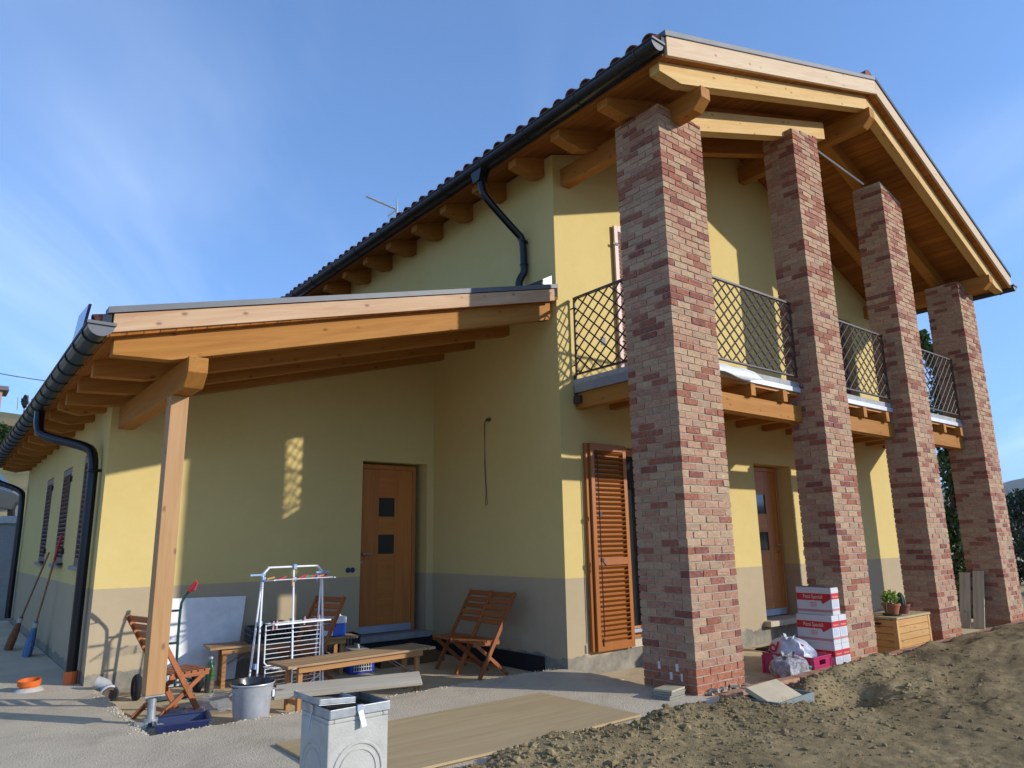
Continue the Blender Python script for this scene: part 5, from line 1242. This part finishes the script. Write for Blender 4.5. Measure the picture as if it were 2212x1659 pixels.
# wooden chest
def chest():
    x0, x1, y0, y1, z0, z1 = 3.74, 4.66, -1.67, -1.22, -.10, .335; t = thing('wooden_chest', 'pine storage chest standing between the second and third pillars', 'chest', (4.2, -1.445, z0)); sx, sy, h = x1 - x0, y1 - y0, z1 - z0; C = wood('chest', 'x'); CZ = wood('chest', 'z')
    for k in range(5):
        a, c = .01 + k * (h - .04) / 5, .01 + (k + 1) * (h - .04) / 5 - .005
        b = MB(); b.box(-sx / 2 + .05, -sy / 2 + .005, a, sx / 2 - .05, -sy / 2 + .02, c); b.build('plank', C, t, bevel=.002)
        b = MB(); b.box(-sx / 2 + .05, sy / 2 - .02, a, sx / 2 - .05, sy / 2 - .005, c); b.build('plank', C, t, bevel=.002)
        for s in (-1, 1): b = MB(); xx = s * (sx / 2 - .012); b.box(xx - .008, -sy / 2 + .05, a, xx + .008, sy / 2 - .05, c); b.build('plank', wood('chest', 'y'), t, bevel=.002)
    for sx_ in (-1, 1):
        for sy_ in (-1, 1): b = MB(); xx, yy = sx_ * (sx / 2 - .025), sy_ * (sy / 2 - .025); b.box(xx - .025, yy - .025, 0, xx + .025, yy + .025, h - .028); b.build('corner_post', CZ, t, bevel=.003)
    b = MB(); b.box(-sx / 2 - .01, -sy / 2 - .012, h - .026, sx / 2 + .01, sy / 2 + .012, h); b.build('lid', flat('lid_board', (.40, .30, .15), .6, 0, .3, .15, 5), t, bevel=.004)
    b = MB(); b.prism([(.05 * math.cos(math.pi + math.pi * k / 8) - .0, h - .07 + .028 * math.sin(math.pi + math.pi * k / 8)) for k in range(9)], 'x', -sx / 2 - .0062, -sx / 2 + .002); b.build('hand_hole', DARK, t)
    return z1
CT = chest()
def leafball(name, parent, c, dims, n, size, m, seed, up=.3):
    r = np.random.default_rng(seed); d = r.normal(size=(n, 3)); d /= np.linalg.norm(d, axis=1)[:, None]; p = d * (r.random(n) ** .5)[:, None] * np.array(dims) / 2 + np.array(c)
    a = r.normal(size=(n, 3)); a[:, 2] += up; a /= np.linalg.norm(a, axis=1)[:, None]; q = np.cross(a, r.normal(size=(n, 3))); q /= np.linalg.norm(q, axis=1)[:, None]
    s = size * r.uniform(.6, 1.25, n); L = a * s[:, None]; Wd = q * (s * .42)[:, None]
    v = np.stack([p, p + L * .5 + Wd, p + L, p + L * .5 - Wd], 1).reshape(-1, 3)
    f = [(4 * i, 4 * i + 1, 4 * i + 2, 4 * i + 3) for i in range(n)]
    me = bpy.data.meshes.new(name); me.from_pydata(v.tolist(), [], f); me.materials.append(m); me.update(); o = bpy.data.objects.new(name, me); link(o, parent); return o
def leaf_mat(name, c1, c2, tr=.25):
    t = NT(name); p = t.pos(); t.col(t.mix(t.ramp(t.noise(p, 1.1, 3, .6), .35, .65), c1, c2)); t.set(.45, 0, .45)
    tr_ = t.n.new('ShaderNodeBsdfTranslucent'); tr_.inputs[0].default_value = tuple(c2) + (1,); mx = t.n.new('ShaderNodeMixShader'); mx.inputs[0].default_value = tr; t.l.new(t.b.outputs[0], mx.inputs[1]); t.l.new(tr_.outputs[0], mx.inputs[2]); t.l.new(mx.outputs[0], t.n['Material Output'].inputs[0]); return t.m
TERRA = flat('terracotta', (.33, .11, .05), .75, 0, .3, .12, 15); TERRA2 = flat('dark_terracotta', (.19, .06, .045), .6, 0, .4, .12, 15)
def pot(t, r0, r1, h, m, z0=0.):
    b = MB(); b.lathe([(0, z0), (r0, z0), (r1, z0 + h * .78), (r1 * 1.10, z0 + h * .79), (r1 * 1.12, z0 + h), (r1 * 1.0, z0 + h), (r1 * .97, z0 + h * .85), (0, z0 + h * .82)], 28); b.build('pot', m, t, True)
t = thing('potted_plant', 'leafy light green plant in a terracotta pot on the chest', 'potted plant', (3.96, -1.53, CT))
b = MB(); b.lathe([(0, 0), (.095, 0), (.112, .022), (.104, .022), (.09, .008), (0, .006)], 28); b.build('saucer', flat('dark_green_plastic', (.02, .06, .035), .45), t, True)
pot(t, .068, .096, .135, TERRA, .008)
leafball('leaves', t, (0, 0, .205), (.21, .21, .16), 240, .042, leaf_mat('herb_leaf', (.16, .26, .03), (.30, .40, .06)), 3, .6)
b = MB(); b.tube([(-.105, .0, .155), (-.155, -.01, .15), (-.165, -.01, .09), (-.14, -.01, .04)], .010, 7); b.tube([(.105, 0, .12), (.15, 0, .10), (.17, 0, .05)], .006, 6); b.build('stem', flat('dark_stem', (.03, .07, .03), .5), t, True)
t = thing('potted_cactus', 'round dark cactus in a red brown pot on the chest', 'potted plant', (4.27, -1.53, CT)); pot(t, .055, .078, .115, TERRA2)
CAC = flat('cactus_green', (.035, .06, .025), .7, 0, .3, .3, 30)
for (x, y, r0, h) in ((-.035, 0, .055, .17), (.045, .02, .035, .075)):
    b = MB(); vs = []; n = 24; m_ = 10
    for i in range(m_ + 1):
        th_ = math.pi / 2 * i / m_
        for j in range(n): k = 1 + (.10 if j % 2 else -.04); vs.append((x + r0 * k * math.cos(th_) * math.cos(2 * math.pi * j / n) if i else x + r0 * .85 * k * math.cos(2 * math.pi * j / n), y + r0 * k * math.cos(th_) * math.sin(2 * math.pi * j / n) if i else y + r0 * .85 * k * math.sin(2 * math.pi * j / n), .085 + (h * math.sin(th_) if i else 0)))
    b.add(vs, [(i * n + j, i * n + (j + 1) % n, (i + 1) * n + (j + 1) % n, (i + 1) * n + j) for i in range(m_) for j in range(n)]); b.build('cactus_body', CAC, t, True)
for k, (x, y, lab) in enumerate([(7.075, -1.36, 'nearer of the two grey planks leaning upright against the farthest pillar'), (7.085, -1.17, 'farther of the two grey planks leaning upright against the farthest pillar')]):
    b = MB(); b.box(-.01, -.075, 0, .012, .075, .87 - .03 * k); o = b.build('plank', wood('grey', 'z'), bevel=.003); o.location = (x, y, -.098); o.rotation_euler = (0, rad(20), 0); tag(o, lab, 'plank', 'planks leaning at the farthest pillar')

# aerial on the roof
def aerial():
    m = Vector((1.12, 5.74, 0)); zb = LT(1.12) + .15; t = thing('tv_aerial', 'silver television aerial on a thin mast above the roof', 'aerial', (m.x, m.y, zb)); AL = flat('aerial_alu', (.55, .55, .52), .35, .7)
    hub = Vector((0, 0, 7.70 - zb)); tip = Vector((.606 - m.x, 6.066 - m.y, 7.962 - zb)); u = (tip - hub).normalized(); s = u.cross(Vector((0, 0, 1))).normalized()
    b = MB(); b.tube([(0, 0, 0), (0, 0, hub.z + .06)], .018, 8); b.build('mast', AL, t)
    b = MB(); b.tube([hub, tip], .017, 6); b.build('boom', AL, t)
    for k in range(16): b = MB(); c = hub + (tip - hub) * (.12 + .87 * k / 15); b.tube([c - s * .07, c + s * .07], .005, 4); b.build('element', AL, t)
    up = s.cross(u)
    for q in (-1, 1):
        b = MB(); e = hub + u * .10 + up * .20 * q; b.tube([hub, e], .014, 6); b.tube([e + s * .12, e - s * .12], .003, 4); b.tube([hub + s * .12, e + s * .12], .002, 4); b.tube([hub - s * .12, e - s * .12], .002, 4)
        for k in range(6): c = hub + (e - hub) * (k / 5); b.tube([c + s * .12, c - s * .12], .0018, 4)
        b.build('reflector', AL, t)
aerial()

# ------------------------------------------------------------------ surroundings
b = MB(); b.box(-14, 13.9, -.4, 3, 14.2, 1.86); struct_wall = b.build('retaining_wall', GREYWALL); tag(struct_wall, 'grey concrete retaining wall beyond the far end of the wing', 'wall')
b = MB(); b.box(-14, 13.84, 1.861, 3, 14.25, 2.02); c = b.build('kerb', flat('pale_concrete', (.46, .45, .42), .9, 0, .1, .15, 8), struct_wall)
b = MB(); b.add([(-40, 14.21, 1.95), (12, 14.21, 1.95), (16, 60, 3.2), (-60, 60, 3.2), (-40, 14.21, -.5), (12, 14.21, -.5)], [(0, 1, 2, 3), (0, 4, 5, 1)]); struct(b.build('upper_road', flat('gravel_road', (.25, .23, .2), .95, 0, .1, .2, 3, .5, 40)))
def car():
    t = thing('parked_car', 'dark grey estate car parked on the road above the retaining wall', 'car', (-4.42, 22.3, 2.185), (0, 0, rad(90 - 20)))
    P = flat('car_paint', (.035, .040, .045), .22, .3, .6); GL = flat('car_glass', (.03, .05, .06), .06, 0, .7); RB = MATS['tyre_rubber']
    b = MB(); prof = [(-2.1, .35), (-2.15, .75), (-2.05, .98), (-1.0, 1.0), (.55, .98), (1.6, .88), (2.05, .72), (2.1, .35)]
    b.prism(prof, 'y', -.86, .86); b.build('body', P, t, bevel=.06)
    b = MB(); cab = [(-2.0, .985), (-1.72, 1.46), (-.2, 1.52), (.35, 1.42), (1.05, .965)]; b.add([(x, s * (.80 if z < 1.1 else .64), z) for s in (-1, 1) for x, z in cab], [(0, 1, 2, 3, 4), (9, 8, 7, 6, 5)] + [(i, 5 + i, 5 + (i + 1) % 5, (i + 1) % 5) for i in range(5)]); b.build('cabin', P, t, bevel=.03)
    for s in (-1, 1):
        for a in ([(-1.72, 1.06), (-1.52, 1.38), (-1.05, 1.42), (-1.05, 1.06)], [(-.98, 1.06), (-.98, 1.42), (-.25, 1.45), (-.25, 1.06)], [(-.18, 1.06), (-.18, 1.45), (.26, 1.38), (.75, 1.06)]):
            b = MB(); b.add([(x, s * (.83 - (z - 1.0) * .33), z) for x, z in a] + [(x, s * (.80 - (z - 1.0) * .33), z) for x, z in a], [(0, 1, 2, 3), (0, 4, 5, 1), (1, 5, 6, 2), (2, 6, 7, 3), (3, 7, 4, 0)]); b.build('side_window', GL, t)
        for x in (-1.3, 1.32):
            b = MB(); b.tube([(x, s * .70, .325), (x, s * .88, .325)], .325, 24); wv = b.build('wheel', RB, t, bevel=.02); b = MB(); b.tube([(x, s * .86, .325), (x, s * .892, .325)], .21, 18); b.build('rim', STEEL, wv)
        b = MB(); b.box(-2.13, s * .72 - .10, .78, -2.04, s * .72 + .10, 1.06); b.build('tail_light', flat('red_lens', (.55, .02, .02), .2), t, bevel=.02)
        b = MB(); b.box(1.95, s * .65 - .14, .60, 2.1, s * .65 + .14, .74); b.build('headlight', flat('clear_lens', (.6, .6, .62), .1), t, bevel=.02)
    b = MB(); b.add([(-2.02, -.60, 1.03), (-2.02, .60, 1.03), (-1.80, .52, 1.38), (-1.80, -.52, 1.38), (-1.98, -.60, 1.03), (-1.98, .60, 1.03), (-1.76, .52, 1.38), (-1.76, -.52, 1.38)], [(0, 1, 2, 3), (0, 4, 5, 1), (1, 5, 6, 2), (2, 6, 7, 3), (3, 7, 4, 0)]); b.build('rear_window', flat('painted_sky_reflection_glass', (.10, .17, .26), .08, 0, .7), t)  # blue sky reflection put into the rear glass colour
    b = MB(); b.box(-2.19, -.26, .55, -2.14, .26, .66); b.build('number_plate', WHITE, t); b = MB(); b.box(-2.2, -.84, .36, -2.1, .84, .52); b.build('bumper', BLACKPL, t, bevel=.02)
car()
# hill to the left with a house, cypresses and poles
def hill():
    t = NT('hill_fields'); p = t.pos(); xs = t.xyz(p)
    a = t.noise(p, .03, 5, .6); c = t.mix(t.ramp(a, .4, .6), (.155, .135, .055), (.26, .21, .105)); band = t.ramp(t.math('ABSOLUTE', t.math('SUBTRACT', xs[2], t.math('ADD', 15.5, t.math('MULTIPLY', a, 4)))), 1.0, 2.2, 1, 0)
    c = t.mix(t.math('MULTIPLY', band, .7), c, (.28, .15, .075)); c = t.mix(t.ramp(t.noise(p, .35, 4, .6), .52, .7, 0, .6), c, (.10, .11, .04)); t.col(c); t.set(.95, 0, .1)
    n, m = 80, 26; X = np.linspace(-130, 130, n); V = np.linspace(0, 1, m); XX, VV = np.meshgrid(X, V); YY = 45 + VV * 150 + 6 * fbm(XX, VV * 60, .03, 3, 3)
    crest = 23.3 - .055 * np.abs(XX - 2) - 10 * np.clip((XX - 25) / 60, 0, 1); ZZ = 1.5 + (crest) * np.clip(VV / .66, 0, 1) ** .9 * np.where(VV > .66, 1 - ((VV - .66) / .34) ** 2 * .4, 1) + .8 * fbm(XX, YY, .06, 3, 8); ZZ = np.where(VV < .02, -2, ZZ)
    struct(grid_mesh('hill', XX, YY, ZZ, t.m))
    return lambda x, y: 0
hill()
def at(u, v, dist):
    d = Fv + Rv * ((u - 1106) / 1536.903) - Uv * ((v - 829.5) / 1536.903); return CAMP + d * dist
# farm building on the crest
q = at(2, 868, 140); t = thing('farmhouse', 'small pink farmhouse with a grey roof on the hill crest', 'building', (q.x - 3.2, q.y + 2, q.z - 1.5))
b = MB(); b.box(-4, -3, 0, 3.2, 3, 3.6); b.build('wall', flat('pink_render', (.40, .23, .18), .9), t)
b = MB(); b.prism([(-3.8, 3.6), (3.8, 3.6), (0, 5.1)], 'x', -4.6, 4.2); b.build('roof', flat('old_roof', (.16, .12, .10), .9), t)
for x in (-2.5, .8): b = MB(); b.box(x, -3.03, 1.2, x + .8, -2.98, 2.4); b.build('window', DARK, t)
CYP = leaf_mat('cypress_leaf', (.012, .018, .016), (.025, .035, .028), .1)
for k, (u, vb, vt, lab) in enumerate([(52.5, 880, 857.5, 'leftmost of the three dark cypresses on the hill crest'), (74, 880, 861, 'middle of the three dark cypresses on the hill crest'), (91.5, 878, 860.5, 'rightmost of the three dark cypresses on the hill crest')]):
    p0, p1 = at(u, vb, 139), at(u, vt, 139); h = (p1 - p0).length + .5; t = thing('cypress_tree', lab, 'tree', (p0.x, p0.y, p0.z - .5), group='cypresses on the hill crest')
    b = MB(); b.tube([(0, 0, -1), (0, 0, h * .85)], [.12, .03], 6); b.build('trunk', flat('bark', (.06, .045, .03), .9), t)
    r = np.random.default_rng(k); n = 420; zz = r.random(n); rr_ = .50 * np.sin(np.pi * np.clip(zz, .03, .97)) ** .6 * np.sqrt(r.random(n)); an = r.uniform(0, 6.3, n); P_ = np.stack([rr_ * np.cos(an), rr_ * np.sin(an), .4 + zz * (h - .4)], 1); vs = []
    for p in P_: e = r.normal(size=3) * .12; e2 = np.array([r.normal() * .06, r.normal() * .06, .40]); vs += [p - e, p + e, p + e + e2, p - e + e2]
    me = bpy.data.meshes.new('crown'); me.from_pydata([tuple(v) for v in vs], [], [(4 * i, 4 * i + 1, 4 * i + 2, 4 * i + 3) for i in range(n)]); me.materials.append(CYP); o = bpy.data.objects.new('crown', me); link(o, t)
for u, vb, vt, lab in ((37, 880, 857, 'thin grey pole left of the cypresses on the hill'), (60, 880, 857, 'thin grey pole between the cypresses on the hill')):
    b = MB(); b.tube([at(u, vb + 6, 138), at(u + 2, vt, 138)], .07, 6); tag(b.build('pole', flat('grey_pole', (.22, .21, .2), .8)), lab, 'pole', 'poles on the hill crest')
b = MB(); q0, q1 = at(-160, 772, 40), at(260, 838, 46); pts = [q0.lerp(q1, k / 12) - Vector((0, 0, 1.2 * (k / 12) * (1 - k / 12))) for k in range(13)]; b.tube(pts, .028, 5); tag(b.build('power_line', flat('wire_dark', (.06, .05, .06), .7)), 'thin overhead wire crossing the sky at the left', 'cable')
# trees
def tree(name, label, loc, h, dims, n, size, m, seed, trunk=.06, lumps=9, low=.25):
    t = thing(name, label, 'tree' if 'tree' in name else 'shrub', loc); r = np.random.default_rng(seed); rr = random.Random(seed)
    b = MB(); b.tube([(0, 0, -.3), (.03, .02, h * .3), (-.02, 0, h * .6), (0, 0, h * .85)], [trunk, trunk * .8, trunk * .5, trunk * .2], 8)
    cen = []
    for k in range(lumps):
        zz = h * (low + (1 - low) * (k + .5) / lumps); wv = math.sin(math.pi * min(.97, max(.12, (k + .7) / (lumps + .6)))) ** .5; a = rr.uniform(0, 6.3); q = rr.uniform(.1, .34) * dims[0] * wv
        cen.append((q * math.cos(a), q * math.sin(a), zz, dims[0] * wv * rr.uniform(.45, .75))); b.tube([(0, 0, max(.1, zz - .25 * h / lumps * 2)), (q * math.cos(a), q * math.sin(a), zz)], [trunk * .35, .008], 5)
    b.build('trunk', flat('bark', (.06, .045, .03), .9), t, True)
    P_ = []
    for (x, y, z, d) in cen:
        k = int(n / lumps); u = r.normal(size=(k, 3)); u /= np.linalg.norm(u, axis=1)[:, None]; P_.append(u * (r.random(k) ** .4)[:, None] * np.array([d / 2, d / 2, max(d * .45, h / lumps * .75)]) + np.array([x, y, z]))
    p = np.concatenate(P_); k = len(p); a = r.normal(size=(k, 3)); a[:, 2] -= .5; a /= np.linalg.norm(a, axis=1)[:, None]; q = np.cross(a, r.normal(size=(k, 3))); q /= np.linalg.norm(q, axis=1)[:, None]; s = size * r.uniform(.6, 1.3, k)
    v = np.stack([p, p + a * (s * .5)[:, None] + q * (s * .32)[:, None], p + a * s[:, None], p + a * (s * .5)[:, None] - q * (s * .32)[:, None]], 1).reshape(-1, 3)
    me = bpy.data.meshes.new('crown'); me.from_pydata(v.tolist(), [], [(4 * i, 4 * i + 1, 4 * i + 2, 4 * i + 3) for i in range(k)]); me.materials.append(m); o = bpy.data.objects.new('crown', me); link(o, t); return t
LEAF = leaf_mat('glossy_leaf', (.025, .055, .012), (.055, .10, .02)); LEAF2 = leaf_mat('dark_leaf', (.012, .022, .012), (.03, .045, .018)); LEAF3 = leaf_mat('olive_leaf', (.06, .09, .025), (.11, .14, .035))
tree('fruit_tree', 'slender leafy green tree seen between the third and farthest pillars', (11.75, .42, -.4), 6.1, (1.35,), 7000, .13, LEAF, 4, .06, 16, .06)
tree('small_tree', 'bushy dark tree standing low at the right edge of the picture', (23.0, 2.5, -.4), 2.75, (3.4,), 6000, .13, LEAF2, 8, .08, 10, .1)
tree('small_tree', 'lower dark shrubby tree farther back at the right edge', (19.6, .75, -.4), 2.1, (2.6,), 5200, .15, LEAF2, 9, .09, 9, .08)
tree('garden_shrub', 'low green shrub behind the leaning planks at the far end', (11.4, .2, -.4), 1.3, (1.3,), 3600, .09, LEAF3, 12, .04, 7, .08)
for k, (u, v, d, h, lab) in enumerate([(6, 952, 42, 2.0, 'round green tree below the hill at the left edge of the picture'), (30, 952, 46, 1.5, 'smaller olive green tree right of the round one below the hill')]):
    p = at(u, v, d); tree('hillside_tree', lab, (p.x, p.y, p.z - h * .55), h, (1.5 if k == 0 else 1.3,), 2600, .2, LEAF if k == 0 else LEAF3, 20 + k, .1, 8, .12)
# bushes along the crest
r = np.random.default_rng(2); vs = []
for k in range(1500):
    u, v = r.uniform(62, 112), 0; v = 884 - .12 * (u - 62) + abs(r.normal()) * 4; q = at(u, v, 138 + r.uniform(-2, 2)); e = r.normal(size=3) * .16; f_ = r.normal(size=3) * .16; p = np.array(q); vs += [p - e, p + f_, p + e, p - f_]
me = bpy.data.meshes.new('hill_scrub'); me.from_pydata([tuple(v) for v in vs], [], [(4 * i, 4 * i + 1, 4 * i + 2, 4 * i + 3) for i in range(len(vs) // 4)]); me.materials.append(LEAF3); o = bpy.data.objects.new('hill_scrub', me); COL.objects.link(o); o['kind'] = 'stuff'
# distant hills on the right
def ridge(name, az0, az1, dist, z, seed, c1, c2, amp):
    n, m = 90, 8; az = np.linspace(rad(az0), rad(az1), n); V = np.linspace(0, 1, m); A, VV = np.meshgrid(az, V); D = dist * (1 + .35 * VV)
    top = z * (1 + amp * fbm(A * 40, A * 0, 1.0, 4, seed)); Z = -12 + (top + 12) * np.sin(VV * math.pi / 2); t = NT(name + '_cover'); p = t.pos(); s = 6.0 / dist; t.col(t.mix(t.ramp(t.noise(p, s * 3, 6, .65), .4, .62), c1, c2)); t.set(.95, 0, .05)
    struct(grid_mesh(name, CAMP.x + D * np.sin(A), CAMP.y + D * np.cos(A), Z, t.m))
ridge('distant_hill', 45, 120, 3000, 205, 3, (.05, .07, .03), (.10, .11, .05), .35)
ridge('middle_hill', 50, 125, 900, 40, 11, (.04, .065, .02), (.13, .13, .055), .5)
ridge('near_hill', 52, 130, 260, 5.5, 17, (.05, .075, .02), (.16, .15, .07), .5)

# thin air over the valley
b = MB(); b.box(-5200, -900, -1.6, 5200, 5200, 330); o = b.build('haze', None); o.data.materials.clear()
hz = bpy.data.materials.new('haze'); hz.use_nodes = True; hn = hz.node_tree.nodes; hn.remove(hn['Principled BSDF']); pv = hn.new('ShaderNodeVolumePrincipled'); pv.inputs['Color'].default_value = (.80, .86, .95, 1); pv.inputs['Density'].default_value = 0.00009; hz.node_tree.links.new(pv.outputs[0], hn['Material Output'].inputs['Volume']); o.data.materials.append(hz); o['kind'] = 'stuff'
S.cycles.volume_bounces = 0
